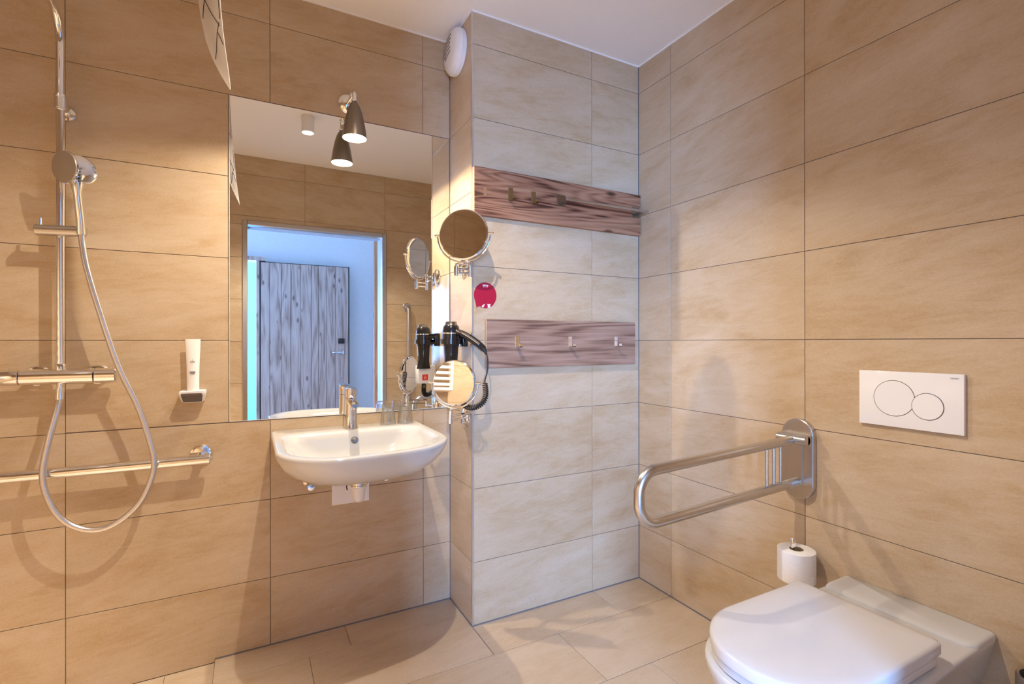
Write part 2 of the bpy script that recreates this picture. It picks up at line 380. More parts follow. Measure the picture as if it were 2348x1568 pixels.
_cache = {}
def tile_mesh(w, h, t, mat):
    key = (round(w, 4), round(h, 4), mat.name)
    if key not in _cache:
        bm = NB(); box(bm, -w / 2, w / 2, 0, t, -h / 2, h / 2, 0.0007)
        me = bpy.data.meshes.new('tile'); bmesh.ops.recalc_face_normals(bm, faces=bm.faces); bm.to_mesh(me); bm.free(); me.materials.append(mat); _cache[key] = me
    return _cache[key]
def put_tile(parent, x0, x1, z0, z1, place):
    """place(cx, cz) -> (location, euler)"""
    w = x1 - x0 - 2 * G; h = z1 - z0 - 2 * G
    if w < 0.012 or h < 0.012: return
    me = tile_mesh(w, h, 0.0030, M['tile'])
    loc, rot = place((x0 + x1) / 2, (z0 + z1) / 2)
    o = link('tile', me, parent, loc); o.rotation_euler = rot
def cut(rects, hole):
    out = []
    hx0, hx1, hz0, hz1 = hole
    for (x0, x1, z0, z1) in rects:
        if x1 <= hx0 + 1e-6 or x0 >= hx1 - 1e-6 or z1 <= hz0 + 1e-6 or z0 >= hz1 - 1e-6: out.append((x0, x1, z0, z1)); continue
        if z1 > hz1 + 1e-4: out.append((x0, x1, hz1, z1)); z1 = hz1
        if z0 < hz0 - 1e-4: out.append((x0, x1, z0, hz0)); z0 = hz0
        if x0 < hx0 - 1e-4: out.append((x0, hx0, z0, z1))
        if x1 > hx1 + 1e-4: out.append((hx1, x1, z0, z1))
    return out
def grid(cols, rows): return [(a, b_, c, d) for a, b_ in zip(cols[:-1], cols[1:]) for c, d in zip(rows[:-1], rows[1:])]
MIR = (-0.136, XP, 0.852, 2.0505)
for r_ in cut(grid([XL, -1.19, -0.593, 0.0, 0.597, XP], [-0.012] + ZR[1:]), MIR):
    put_tile(wa, *r_, lambda cx, cz: ((cx, 0, cz), (0, 0, 0)))
for r_ in grid([XP, 1.3195, XR], ZR):
    put_tile(wb, *r_, lambda cx, cz: ((cx, -DB, cz), (0, 0, 0)))
for r_ in grid([0.0, DB], ZR):                       # side of the projecting wall, faces -x ; u = distance from back wall
    put_tile(wb, *r_, lambda cx, cz: ((XP, -cx, cz), (0, 0, -PI / 2)))
CC = [-DB, -0.4537, -1.0605, -1.667, YB]
for r_ in grid([-c for c in CC], ZR):
    put_tile(wc, *r_, lambda cx, cz: ((XR, -cx, cz), (0, 0, -PI / 2)))
for r_ in grid([YB, -1.5, -0.9, -0.3, 0.0], ZR):
    put_tile(wl, *r_, lambda cx, cz: ((XL, cx, cz), (0, 0, PI / 2)))
for r_ in cut(grid([XL, -0.905, -0.30, 0.297, 0.894, 1.49, XR], ZR), (DX0, DX1, -0.1, DZ)):
    put_tile(wd, *r_, lambda cx, cz: ((cx, YB, cz), (0, 0, PI)))
# floor tiles
def floor_tile(x0, x1, y0, y1, z=0.0):
    w = x1 - x0 - 2 * G; h = y1 - y0 - 2 * G
    if w < 0.01 or h < 0.01: return
    me = tile_mesh(w, h, 0.0030, M['ftile'])
    o = link('tile', me, fl, ((x0 + x1) / 2, (y0 + y1) / 2, z)); o.rotation_euler = (-PI / 2, 0, 0)
rows = [(-0.144, 0.0, 0.269), (-0.450, -0.144, 0.122), (-0.753, -0.450, 0.402), (-1.053, -0.753, 0.60), (-1.353, -1.053, 0.25), (-1.653, -1.353, 0.45), (-2.05, -1.653, 0.15)]
SX = -0.18
for y0, y1, j in rows:
    xs = [SX] + [x for x in [j + 0.598 * k for k in range(-1, 4)] if SX + 0.02 < x < XR - 0.02] + [XR]
    for a, c in zip(xs[:-1], xs[1:]):
        if y1 > -DB and a > XP - 0.02: continue
        if y1 > -DB and c > XP: c = XP
        floor_tile(a, c, y0, y1)
        
    xs = [XL] + [x for x in [j + 0.598 * k for k in range(-4, 0)] if XL + 0.02 < x < SX - 0.02] + [SX]
    for a, c in zip(xs[:-1], xs[1:]): floor_tile(a, c, y0, y1, -0.012)
# the second row needs its piece in front of the projecting wall
floor_tile(XP, 1.32, -0.450, -DB); floor_tile(1.32, XR, -0.450, -DB)

# corner trims and silicone joints
def strip(name, x0, x1, y0, y1, z0, z1, mat): return struct(name, box(NB(), x0, x1, y0, y1, z0, z1), mat)
strip('trim_1', XP - 0.0015, XP + 0.006, -DB - 0.0015, -DB + 0.006, 0, H, M['trim'])
b = NB()
box(b, SX, XP - .001, -0.004, 0.002, 0, 0.004); box(b, XP - 0.004, XP + .002, -DB, -0.001, 0, 0.004); box(b, XP, XR, -DB - 0.004, -DB + .002, 0, 0.004)
box(b, XR - 0.004, XR + .002, YB, -DB - .001, 0, 0.004)
box(b, XP - 0.003, XP, -0.003, 0, 0, H); box(b, XR - 0.003, XR, -DB - 0.003, -DB, 0, H)
struct('trim_2', b, M['silicone'])
b = NB()
box(b, XL, XP, -0.004, 0, H - 0.006, H); box(b, XP - 0.004, XP, -DB, 0, H - 0.006, H); box(b, XP, XR, -DB - 0.004, -DB, H - 0.006, H); box(b, XR - 0.004, XR, YB, -DB, H - 0.006, H)
struct('trim_3', b, M['ceil'])

# doorway frame (steel) behind the camera, painted reveal towards the corridor
b = NB()
for x0, x1 in ((DX0 - 0.032, DX0), (DX1, DX1 + 0.032)):
    box(b, x0, x1, -1.985, YB + 0.012, 0, DZ + 0.032, 0.003)
box(b, DX0, DX1, -1.985, YB + 0.012, DZ, DZ + 0.032, 0.003)
d1 = struct('door_1', b, M['steel2'])
b = NB(); box(b, DX0 - 0.009, DX0 - 0.001, -2.096, -1.985, 0, DZ + .005); box(b, DX1 + 0.001, DX1 + 0.009, -2.096, -1.985, 0, DZ + .005); box(b, DX0 - .009, DX1 + .009, -2.096, -1.985, DZ + 0.001, DZ + 0.009)
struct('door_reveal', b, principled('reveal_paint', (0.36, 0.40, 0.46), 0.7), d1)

# ------------------------------------------------------------ corridor seen in the mirror
CB = -3.93
b = NB()
box(b, -0.01, 2.1, CB - 0.1, CB, -0.05, 2.7); box(b, -2.1, -0.95, CB - 0.1, CB, -0.05, 2.7); box(b, -0.95, -0.01, CB - 0.1, CB, 2.03, 2.7)
struct('wall_corridor_back', b, M['cwall'])
b = NB(); box(b, 1.02, 1.12, -2.60, -2.06, -0.05, 2.7); box(b, 1.30, 1.40, CB, -2.60, -0.05, 2.7); box(b, 1.02, 1.4, -2.66, -2.60, -0.05, 2.7)
struct('wall_corridor_right', b, M['cwall'])
struct('wall_corridor_left', box(NB(), -2.1, -2.0, CB, -2.05, -0.05, 2.7), M['cwall'])
struct('ceiling_corridor', box(NB(), -2.1, 2.1, CB - 1.6, -2.051, 2.7, 2.78), M['cwall'])
struct('floor_corridor', box(NB(), -2.1, 2.1, -5.6, -2.051, -0.06, 0.0), M['cfloor'])
b = NB(); box(b, -2.1, XL - 0.1, -2.12, -2.0, 0, 2.7); box(b, XL - .1, DX0 - .01, -2.09, -2.0515, 0, 2.7); box(b, DX1 + .01, 2.1, -2.09, -2.0515, 0, 2.7); box(b, DX0 - .01, DX1 + .01, -2.09, -2.0515, DZ + .01, 2.7)
struct('wall_corridor_front', b, M['cwall'])
b = NB(); box(b, -2.1, -2.0, -5.6, CB - 0.1, -0.05, 2.7); box(b, 0.6, 0.7, -5.6, CB - 0.1, -0.05, 2.7); box(b, -2.1, 0.7, -5.6, -5.5, -0.05, 2.7)
struct('wall_hallway', b, M['hallway'])
w1 = struct('window_1', box(NB(), -1.65, -0.91, -5.25, -5.22, 0.12, 2.38), emis('daylit_glazing', (0.45, 0.80, 1.0), 1.3))
b = NB(); box(b, -1.69, -1.65, -5.26, -5.18, 0.08, 2.42); box(b, -0.91, -0.87, -5.26, -5.18, 0.08, 2.42); box(b, -1.65, -0.91, -5.26, -5.18, 2.38, 2.42); box(b, -1.65, -0.91, -5.26, -5.18, 0.08, 0.12)
struct('window_frame', b, M['cwall'], w1)
# wooden frame at the hinge side and lintel, plank door leaf folded back against the wall
b = NB(); box(b, -0.012, 0.018, CB, -3.755, 0, 2.02); box(b, -0.95, 0.075, CB, -3.75, 2.005, 2.045); box(b, -0.98, -0.95, CB, -3.755, 0, 2.045)
struct('trim_4', b, M['plank'])
d2 = struct('door_2', box(NB(), 0.020, 0.930, -3.80, -3.757, 0.01, 1.998, 0.002), M['rubber'])
xs = [0.030, 0.115, 0.225, 0.320, 0.415, 0.525, 0.600, 0.685, 0.775, 0.918]
for i, (a, c) in enumerate(zip(xs[:-1], xs[1:])):
    bm = NB(); box(bm, a + 0.0015, c - 0.0015, -3.757, -3.748 + 0.001 * (i % 3), 0.02, 1.990, 0.002)
    o = obj('plank', bm, M['plank'], d2, False)
b = NB(); box(b, 0.805, 0.872, -3.750, -3.722, 1.130, 1.188, 0.006, 2); obj('card_reader', b, M['black'], d2)
b = NB(); cyl(b, (0.845, -3.75, 1.03), (0.845, -3.735, 1.03), 0.026, 24, 0.003); tube(b, fillet([(0.845, -3.74, 1.03), (0.845, -3.695, 1.03), (0.735, -3.695, 1.03)], 0.012), 0.009, 12)
obj('door_handle', b, M['chrome'], d2)
struct('trim_5', box(NB(), 0.958, 1.02, -2.665, -2.60, 0, 2.09, 0.002), M['post'])

# ------------------------------------------------------------ large wall mirror
mr = thing('wall_mirror', 'large rectangular frameless mirror set flush in the tiles above the washbasin', 'mirror', (0.293, 0, 0.852))
obj('mirror_glass', box(NB(), MIR[0] + 0.003, MIR[1] - 0.004, -0.001, 0.003, MIR[2] + 0.0025, MIR[3] - 0.003), M['mirror'], mr, False)
b = NB()
box(b, MIR[0] + 0.0012, MIR[0] + 0.0030, -0.0016, 0.003, MIR[2] + .001, MIR[3] - .001)
box(b, MIR[0] + 0.0012, MIR[1] - 0.002, -0.0016, 0.003, MIR[2] + 0.0007, MIR[2] + 0.0025)
obj('mirror_edge', b, principled('glass_edge', (0.62, 0.62, 0.62), 0.3), mr, False)

# ------------------------------------------------------------ sconce
sc = thing('wall_lamp', 'dark conical wall spotlight with chrome rosette, lit, above the big mirror', 'lamp', (0.282, 0, 2.106))
b = NB(); lathe(b, (0.282, 0, 2.106), (0, -1, 0), [(0.043, 0), (0.043, 0.004), (0.040, 0.012), (0.032, 0.021), (0.018, 0.028), (0.0, 0.030)], 40, capb=False)
obj('rosette', b, M['chrome'], sc)
ax = Vector((0, 0, -1.0)); tip = Vector((0.283, -0.147, 2.049))
b = NB(); tube(b, fillet([(0.283, -0.020, 2.104), (0.283, -0.147, 2.092), (0.283, -0.147, 2.045)], 0.022), 0.0085, 16); torus(b, (0.283, -0.147, 2.056), (0, 0, 1), 0.009, 0.004, 24, 8); cyl(b, (0.270, -0.126, 2.088), (0.296, -0.126, 2.088), 0.007, 14, .001)
obj('swivel_joint', b, M['chrome'], sc)
b = NB()
pr = [(0.010, -0.002), (0.015, 0.004), (0.0225, 0.020), (0.030, 0.045), (0.0365, 0.075), (0.0415, 0.105), (0.0450, 0.134), (0.0437, 0.134), (0.040, 0.105), (0.035, 0.075), (0.028, 0.045), (0.014, 0.022)]
lathe(b, tip, ax, pr, 40)
obj('lamp_shade', b, M['shade'], sc)
b = NB(); lathe(b, tip, ax, [(0.015, 0.09), (0.042, 0.128), (0.0425, 0.132), (0.030, 0.1335), (0.0, 0.134)], 32)
obj('bulb', b, M['bulb'], sc)

# ------------------------------------------------------------ ceiling downlights
def downlight(x, y, label):
    t = thing('ceiling_spotlight', label, 'lamp', (x, y, H))
    b = NB(); lathe(b, (x, y, H), (0, 0, -1), [(0.034, 0), (0.036, 0.003), (0.036, 0.098), (0.033, 0.098), (0.032, 0.0935)], 40)
    obj('housing', b, M['plastic'], t)
    b = NB(); lathe(b, (x, y, H), (0, 0, -1), [(0.031, 0.0936), (0.031, 0.0955)], 32); obj('lens', b, M['spotlens'], t)
downlight(0.235, -1.07, 'white cylindrical ceiling spotlight, lit, the one mirrored left of the wall lamp')
downlight(-0.95, -1.30, 'white cylindrical ceiling spotlight added over the shower area for fill light, unseen')  # added housing for the shower fill light, out of view

# ------------------------------------------------------------ washbasin
X0, X1, ZT = 0.000, 0.562, 0.808
def sh(r, z, skew=0.06):       # slight skew of the bowed front as seen
    out = []
    for x, y in r:
        w = max(0, min(1, -y / 0.6)); out.append((x, y + skew * w * (x - 0.28) / 0.56 * 1.0, z))
    return out
def br(ix, iyb, iyf, z, rb=0.02, rf=0.17, bow=0.035): return sh(dring(X0 + ix, X1 - ix, -iyb, -iyf, rb, rf, bow), z)
rings = [br(0.150, 0.012, 0.40, 0.692, 0.02, 0.12, .02), br(0.105, 0.008, 0.445, 0.696, 0.02, 0.13, .02), br(0.070, 0.004, 0.475, 0.706, 0.02, 0.14, .03), br(0.035, 0.002, 0.510, 0.730, 0.02, 0.16),
         br(0.015, 0.001, 0.537, 0.757), br(0.004, 0.001, 0.549, 0.782), br(0.000, 0.001, 0.554, 0.797), br(0.001, 0.001, 0.554, 0.803), br(0.004, 0.001, 0.551, 0.8068), br(0.009, 0.003, 0.546, 0.808)]
inner = [(0.020, 0.110, 0.536, 0.8080, .05, .16), (0.027, 0.122, 0.529, 0.8068, .06, .155), (0.034, 0.129, 0.521, 0.8035, .06, .15), (0.042, 0.135, 0.511, 0.796, .07, .15), (0.052, 0.140, 0.500, 0.780, .07, .15), (0.070, 0.147, 0.482, 0.750, .08, .14), (0.100, 0.160, 0.450, 0.722, .08, .13), (0.16, 0.19, 0.39, 0.706, .06, .09), (0.245, 0.255, 0.315, 0.700, .02, .025)]
for ix, yb, yf, z, rb, rf in inner: rings.append(sh(dring(X0 + ix, X1 - ix, -yb, -yf, rb, rf, 0.03 if ix < .15 else .0), z))
wbn = thing('washbasin', 'wide white ceramic wall-hung washbasin under the big mirror', 'washbasin', (0.281, 0, ZT))
b = NB(); loft(b, rings); obj('basin', b, M['ceramic'], wbn, True, 60)
b = NB(); lathe(b, (0.283, -0.1390, 0.772), (0, -1, 0.18), [(0.0, 0.004), (0.006, 0.005), (0.0125, 0.0055), (0.0135, 0.0035), (0.0135, -0.004)], 28, False, False); obj('overflow_cap', b, M['brassdk'], wbn)
b = NB(); lathe(b, (0.281, -0.285, 0.698), (0, 0, 1), [(0.032, 0), (0.032, 0.004), (0.024, 0.0065), (0.0, 0.008)], 32, True, False); obj('drain_plug', b, M['chrome'], wbn)
# trap
tr = thing('drain_trap', 'white concealed drain outlet with pale square wall plate under the washbasin', 'drain', (0.293, 0, 0.54))
b = NB(); box(b, 0.220, 0.366, -0.003, 0.0, 0.492, 0.655, 0.001); obj('wall_plate', b, M['plastic'], tr, False)
b = NB(); lathe(b, (0.302, -0.12, 0.680), (0, 0, -1), [(0.020, 0), (0.020, 0.066), (0.034, 0.069), (0.034, 0.080), (0.030, 0.084), (0.030, 0.088), (0.027, 0.089)], 32); obj('chrome_ring', b, M['chrome'], tr)
b = NB(); lathe(b, (0.302, -0.12, 0.592), (0, 0, -1), [(0.029, 0), (0.030, 0.005), (0.024, 0.014), (0.023, 0.036), (0.020, 0.054), (0.012, 0.062), (0.0, 0.064)], 32, True, False)
tube(b, [(0.302, -0.12, 0.572), (0.302, -0.003, 0.572)], 0.017, 16); obj('trap_body', b, M['plastic'], tr)
b = NB(); tube(b, smooth_path([(0.280, -0.12, 0.612), (0.264, -0.118, 0.606), (0.258, -0.115, 0.592), (0.261, -0.112, 0.578)]), 0.0022, 8); obj('waste_lever', b, M['rubber'], tr)
# angle valves
for vx, lab in ((0.145, 'chrome angle valve under the washbasin, left of the drain plate'), (0.425, 'chrome angle valve under the washbasin, right of the drain plate')):
    t = thing('angle_valve', lab, 'valve', (vx, 0, 0.602), 'angle valves under the washbasin')
    b = NB(); lathe(b, (vx - 0.012, 0, 0.602), (0, -1, 0), [(0.026, 0), (0.025, 0.004), (0.018, 0.012), (0.009, 0.018), (0.009, 0.05)], 28); obj('rosette', b, M['chrome'], t)
    b = NB(); cyl(b, (vx - 0.012, -0.045, 0.602), (vx - 0.012, -0.045, 0.69), 0.006, 14); cyl(b, (vx - .012, -.03, .602), (vx - .012, -.085, .602), 0.009, 16); obj('valve_body', b, M['chrome'], t)
    b = NB(); lathe(b, (vx - 0.012, -0.075, 0.602), (0, -1, 0), [(0.010, 0), (0.0145, 0.003), (0.0145, 0.020), (0.012, 0.025), (0.0, 0.026)], 24, True, False); obj('knob', b, M['chrome'], t)
# faucet
fa = thing('faucet', 'chrome single-lever faucet standing on the back rim of the washbasin', 'faucet', (0.281, -0.075, ZT))
b = NB(); lathe(b, (0.281, -0.072, ZT), (0, -0.02, 1), [(0.0265, 0), (0.0265, 0.004), (0.0245, 0.007), (0.0225, 0.06), (0.0205, 0.112), (0.0205, 0.118)], 36)
obj('faucet_body', b, M['chrome'], fa)
b = NB(); prof = []
for t_, hw, hh, yy, zz in ((0, 0.0185, 0.016, -0.078, 0.104), (0.3, 0.018, 0.014, -0.100, 0.103), (0.6, 0.0165, 0.012, -0.130, 0.100), (0.9, 0.0155, 0.010, -0.155, 0.096), (1, 0.014, 0.007, -0.162, 0.0955)):
    prof.append([(0.281 + hw * math.cos(2 * PI * i / 24), yy, ZT + zz + hh * math.sin(2 * PI * i / 24)) for i in range(24)])
loft(b, prof); cyl(b, (0.281, -0.150, ZT + 0.094), (0.281, -0.150, ZT + 0.081), 0.0105, 20); obj('spout', b, M['chrome'], fa)
b = NB(); lathe(b, (0.281, -0.074, ZT + 0.121), (0, -0.05, 1), [(0.0200, 0), (0.0203, 0.003), (0.0205, 0.030), (0.0203, 0.033), (0.017, 0.035)], 36)
prof = []
for yy, hw, zz, th in ((-0.055, 0.019, 0.156, 0.004), (-0.075, 0.0205, 0.1565, 0.004), (-0.10, 0.0185, 0.158, 0.0035), (-0.125, 0.015, 0.160, 0.003), (-0.138, 0.012, 0.161, 0.0025)):
    prof.append([(0.281 + hw * math.cos(2 * PI * i / 20), yy, ZT + zz + th * math.sin(2 * PI * i / 20)) for i in range(20)])
loft(b, prof); obj('lever', b, M['chrome'], fa)
b = NB(); lathe(b, (0.281, -0.072, ZT), (0, 0, 1), [(0.029, 0), (0.029, 0.003), (0.025, 0.004)], 32); obj('base_ring', b, M['steel2'], fa)

# drinking glasses upside down
def glass(x, y, lab):
    t = thing('drinking_glass', lab, 'glass', (x, y, ZT), 'upside-down glasses on the washbasin')
    b = NB(); z = ZT + 0.0005; n = 48
    o_ = [(0.0315, 0), (0.0318, 0.002), (0.0300, 0.022), (0.0285, 0.030), (0.0262, 0.070), (0.0255, 0.079), (0.0235, 0.082), (0.0, 0.082)]
    i_ = [(0.0, 0.069), (0.021, 0.068), (0.0243, 0.064), (0.0268, 0.030), (0.0284, 0.021), (0.0300, 0.0005), (0.0315, 0)]
    rings = []
    for r, h in o_ + i_[:-1]:
        ring = []
        for i in range(n):
            rr = r
            if 0.034 < h < 0.078 and r > 0.02: rr = r - (0.0011 if i % 4 < 2 else 0)
            a = 2 * PI * i / n; ring.append((x + max(rr, 1e-5) * math.cos(a), y + max(rr, 1e-5) * math.sin(a), z + h))
        rings.append(ring)
    V = [[b.verts.new(p) for p in r] for r in rings]
    for k in range(len(V)):
        A, B = V[k], V[(k + 1) % len(V)]
        for i in range(n): b.faces.new((A[i], A[(i + 1) % n], B[(i + 1) % n], B[i]))
    bmesh.ops.remove_doubles(b, verts=b.verts, dist=2e-5)
    obj('tumbler', b, M['glass'], t, True, 40)
glass(0.432, -0.050, 'clear ribbed tumbler upside down on the washbasin, the one nearer the faucet')
glass(0.502, -0.055, 'clear ribbed tumbler upside down on the washbasin, the one nearer the hair dryer')

# ------------------------------------------------------------ swivelling cosmetic mirrors
def cosmetic(label, c, n_, rad, plate, joint, elbow, armz, yoke_low=True):
    t = thing('cosmetic_mirror', label, 'mirror', plate, 'round swivel-arm cosmetic mirrors')
    c = Vector(c); nn = Vector(n_).normalized()
    b = NB(); lathe(b, c - nn * 0.006, nn, [(rad - 0.006, -0.003), (rad - 0.001, 0.0), (rad, 0.005), (rad - 0.001, 0.011), (rad - 0.005, 0.0135)], 64); obj('rim', b, M['chrome'], t, True, 25)
    b = NB(); lathe(b, c + nn * 0.0077, nn, [(rad - 0.0055, 0), (rad - 0.0058, 0.0006)], 64); obj('mirror_disc', b, M['mirror2'], t, True, 25)
    b = NB(); lathe(b, c - nn * 0.0092, -nn, [(rad - 0.0065, 0), (rad - 0.0068, 0.0006)], 64); obj('mirror_disc', b, M['mirror2'], t, True, 25)
    u = nn.cross(Vector((0, 0, 1))).normalized(); w = Vector((0, 0, 1)); RR = rad + 0.008
    up = (w - nn * w.dot(nn)).normalized()
    pts = [c + u * math.cos(a) * RR + up * math.sin(a) * RR for a in [PI + PI * i / 28 for i in range(29)]]
    b = NB(); tube(b, pts, 0.0035, 10); cyl(b, pts[0] + u * 0.006 * -1, pts[0] + u * 0.012, 0.005, 12); cyl(b, pts[-1] - u * 0.012, pts[-1] + u * 0.006, 0.005, 12)
    for s in (pts[0] - u * 0.008, pts[-1] + u * 0.008):
        lathe(b, s - u * 0.004, u, [(0.002, -0.001), (0.0052, 0.001), (0.0052, 0.007), (0.002, 0.009)], 14)
    obj('yoke', b, M['chrome'], t)
    low = pts[14]; E_ = Vector(elbow)
    b = NB(); cyl(b, (E_.x, E_.y, armz - 0.022), (E_.x, E_.y, low.z - 0.010), 0.0085, 20, 0.0015); tube(b, [Vector((E_.x, E_.y, low.z - 0.012)), Vector((E_.x, E_.y, low.z - 0.004)), low], 0.005, 12)
    obj('elbow_joint', b, M['chrome'], t)
    J = Vector(joint); Pp = Vector(plate)
    b = NB()
    for dz in (0.0085, -0.0085): tube(b, [(E_.x, E_.y, armz + dz), (J.x, J.y, armz + dz)], 0.0042, 10)
    cyl(b, (J.x, J.y, armz - 0.024), (J.x, J.y, Pp.z + 0.026), 0.0075, 18, 0.0015)
    for dz in (0.010, -0.010): tube(b, [(J.x, J.y, Pp.z + dz), (Pp.x - 0.016, Pp.y, Pp.z + dz)], 0.0042, 10)
    obj('swivel_arm', b, M['chrome'], t)
    b = NB(); lathe(b, Pp, (-1, 0, 0), [(0.040, 0), (0.040, 0.003), (0.037, 0.009), (0.024, 0.013), (0.012, 0.0145)], 40); cyl(b, (Pp.x - 0.016, Pp.y, Pp.z - 0.020), (Pp.x - 0.016, Pp.y, Pp.z + 0.020), 0.008, 18, .001)
    obj('wall_plate', b, M['chrome'], t)
cosmetic('upper round chrome shaving mirror on a swivel arm, beside the upper coat rack', (0.665, -0.300, 1.560), (-0.645, -0.765, 0.02), 0.099,
         (XP, -0.165, 1.452), (0.703, -0.272, 1.43), (0.648, -0.262, 1.43), 1.425)
cosmetic('lower round chrome shaving mirror on a swivel arm, in front of the hair dryer', (0.623, -0.306, 0.988), (-0.70, -0.72, 0.05), 0.088,
         (XP, -0.185, 0.830), (0.698, -0.258, 0.845), (0.612, -0.296, 0.86), 0.852)

# ------------------------------------------------------------ hair dryer and its wall unit
hu = thing('hair_dryer_holder', 'white wall box with red emblem and black ring holding the hair dryer', 'holder', (XP, -0.2, 0.99))
b = NB(); box(b, 0.633, XP, -0.245, -0.190, 0.947, 1.032, 0.005, 2); obj('switch_box', b, M['gloss'], hu)
b = NB(); box(b, 0.653, 0.681, -0.190, -0.1885, 0.962, 0.990, 0.0004); obj('red_emblem', b, M['redsw'], hu, False)
b = NB(); torus(b, (0.667, -0.1882, 0.9735), (0, 1, 0), 0.0045, 0.0011, 20, 6); tube(b, [(0.667, -0.1882, 0.978), (0.667, -0.1882, 0.985)], 0.0011, 6); obj('emblem_print', b, M['whiteprint'], hu, False)
b = NB(); box(b, 0.700, XP, -0.205, -0.135, 1.125, 1.185, 0.004, 2)
for dz in (1.138, 1.166): box(b, 0.655, 0.705, -0.150, -0.138, dz - 0.006, dz + 0.006, 0.001)
n_ = 40; pts = [(0.657 + 0.041 * math.cos(2 * PI * i / n_), -0.180 + 0.041 * math.sin(2 * PI * i / n_)) for i in range(n_)]
lathe(b, (0.657, -0.180, 1.136), (0, 0, 1), [(0.038, 0), (0.042, 0), (0.042, 0.020), (0.038, 0.020), (0.038, 0)], 40, False, False)
obj('ring_bracket', b, M['black'], hu)
hd = thing('hair_dryer', 'black and chrome hair dryer with coiled cord hanging nose-down in its wall holder', 'hair dryer', (0.657, -0.18, 1.13))
base = Vector((0.657, -0.180, 0)); axd = (0.0, 0.02, -1)
b = NB(); lathe(b, (0.657, -0.184, 1.213), axd, [(0.026, 0), (0.031, 0.006), (0.0345, 0.022), (0.0355, 0.035), (0.036, 0.055), (0.034, 0.075), (0.030, 0.090), (0.028, 0.12), (0.0265, 0.15), (0.025, 0.155)], 40)
obj('barrel', b, M['black'], hd)
b = NB(); lathe(b, (0.657, -0.184, 1.227), axd, [(0.019, 0), (0.022, 0.001), (0.0245, 0.013), (0.026, 0.0155)], 36); obj('intake_cap', b, M['brassdk'], hd)
b = NB(); lathe(b, (0.657, -0.184, 1.183), axd, [(0.0352, 0), (0.0366, 0.001), (0.0366, 0.005), (0.0352, 0.006)], 40, False, False); obj('chrome_band', b, M['chrome'], hd)
b = NB(); loft(b, [[(0.657 + sx * math.cos(2 * PI * i / 32), -0.182 + sy * math.sin(2 * PI * i / 32), z) for i in range(32)] for sx, sy, z in ((0.0262, 0.0262, 1.062), (0.030, 0.014, 1.035), (0.034, 0.008, 1.018))])
obj('nozzle', b, M['black'], hd)
hp = [(0.668, -0.205, 1.186), (0.688, -0.232, 1.176), (0.712, -0.256, 1.158), (0.736, -0.279, 1.135), (0.752, -0.293, 1.116)]
b = NB(); sp = smooth_path(hp, 6); k_ = len(sp); tube(b, sp, [0.0125 + 0.002 * math.sin(PI * i / (k_ - 1)) for i in range(k_)], 18); obj('handle', b, M['black'], hd)
b = NB(); off = Vector((-0.006, -0.011, 0.004)); tube(b, [Vector(p) + off for p in sp[2:-5]], 0.0045, 10); obj('handle_strip', b, M['chrome'], hd)
b = NB(); tube(b, [sp[-1], (0.757, -0.298, 1.105), (0.761, -0.301, 1.094)], [0.0115, 0.007, 0.004], 14); obj('strain_relief', b, M['rubber'], hd)
path = smooth_path([(0.761, -0.301, 1.096), (0.766, -0.303, 1.07), (0.764, -0.303, 1.03), (0.754, -0.302, 0.995), (0.752, -0.302, 0.985)], 8)
b = NB(); tube(b, path, 0.0027, 10); obj('cord', b, M['rubber'], hd)
ctr = smooth_path([(0.752, -0.302, 0.985), (0.757, -0.302, 0.955), (0.756, -0.301, 0.925), (0.742, -0.297, 0.900), (0.718, -0.287, 0.886), (0.695, -0.270, 0.886), (0.678, -0.245, 0.905), (0.672, -0.222, 0.945)], 30)
turns = 30; pts = []; L_ = [0.0]
for a, c in zip(ctr[:-1], ctr[1:]): L_.append(L_[-1] + (c - a).length)
u = Vector((1, 0, 0)); N_ = turns * 14
for i in range(N_ + 1):
    s = L_[-1] * i / N_; j = max(k for k in range(len(L_)) if L_[k] <= s + 1e-9); j = min(j, len(ctr) - 2)
    f = (s - L_[j]) / max(L_[j + 1] - L_[j], 1e-9); p = ctr[j].lerp(ctr[j + 1], f); tg = (ctr[j + 1] - ctr[j]).normalized()
    u = (u - tg * u.dot(tg)).normalized(); v = tg.cross(u); a = 2 * PI * turns * i / N_
    env = min(1, i / 10, (N_ - i) / 10); pts.append(p + (u * math.cos(a) + v * math.sin(a)) * 0.0092 * env)
b = NB(); tube(b, pts, 0.0024, 7); obj('coiled_cord', b, M['rubber'], hd)

# ------------------------------------------------------------ ventilation disc
vt = thing('air_vent', 'round white slotted vent high on the projecting wall by the ceiling', 'vent', (XP, -0.112, 2.375))
b = NB(); lathe(b, (XP, -0.112, 2.375), (-1, 0, 0), [(0.090, 0), (0.094, 0.004), (0.094, 0.022), (0.088, 0.028)], 56); obj('base_ring', b, M['plastic'], vt, True, 30)
b = NB(); lathe(b, (XP, -0.112, 2.375), (-1, 0, 0), [(0.088, 0.022), (0.088, 0.032), (0.080, 0.040), (0.060, 0.046), (0.03, 0.049), (0.0, 0.050)], 56, True, False); obj('cover', b, M['plastic'], vt, True, 30)
b = NB()
def dome(r):
    t_ = [(0.0, 0.050), (0.03, 0.049), (0.060, 0.046), (0.080, 0.040), (0.088, 0.032)]
    for p, q in zip(t_[:-1], t_[1:]):
        if r <= q[0]: return p[1] + (q[1] - p[1]) * (r - p[0]) / (q[0] - p[0])
    return 0.03
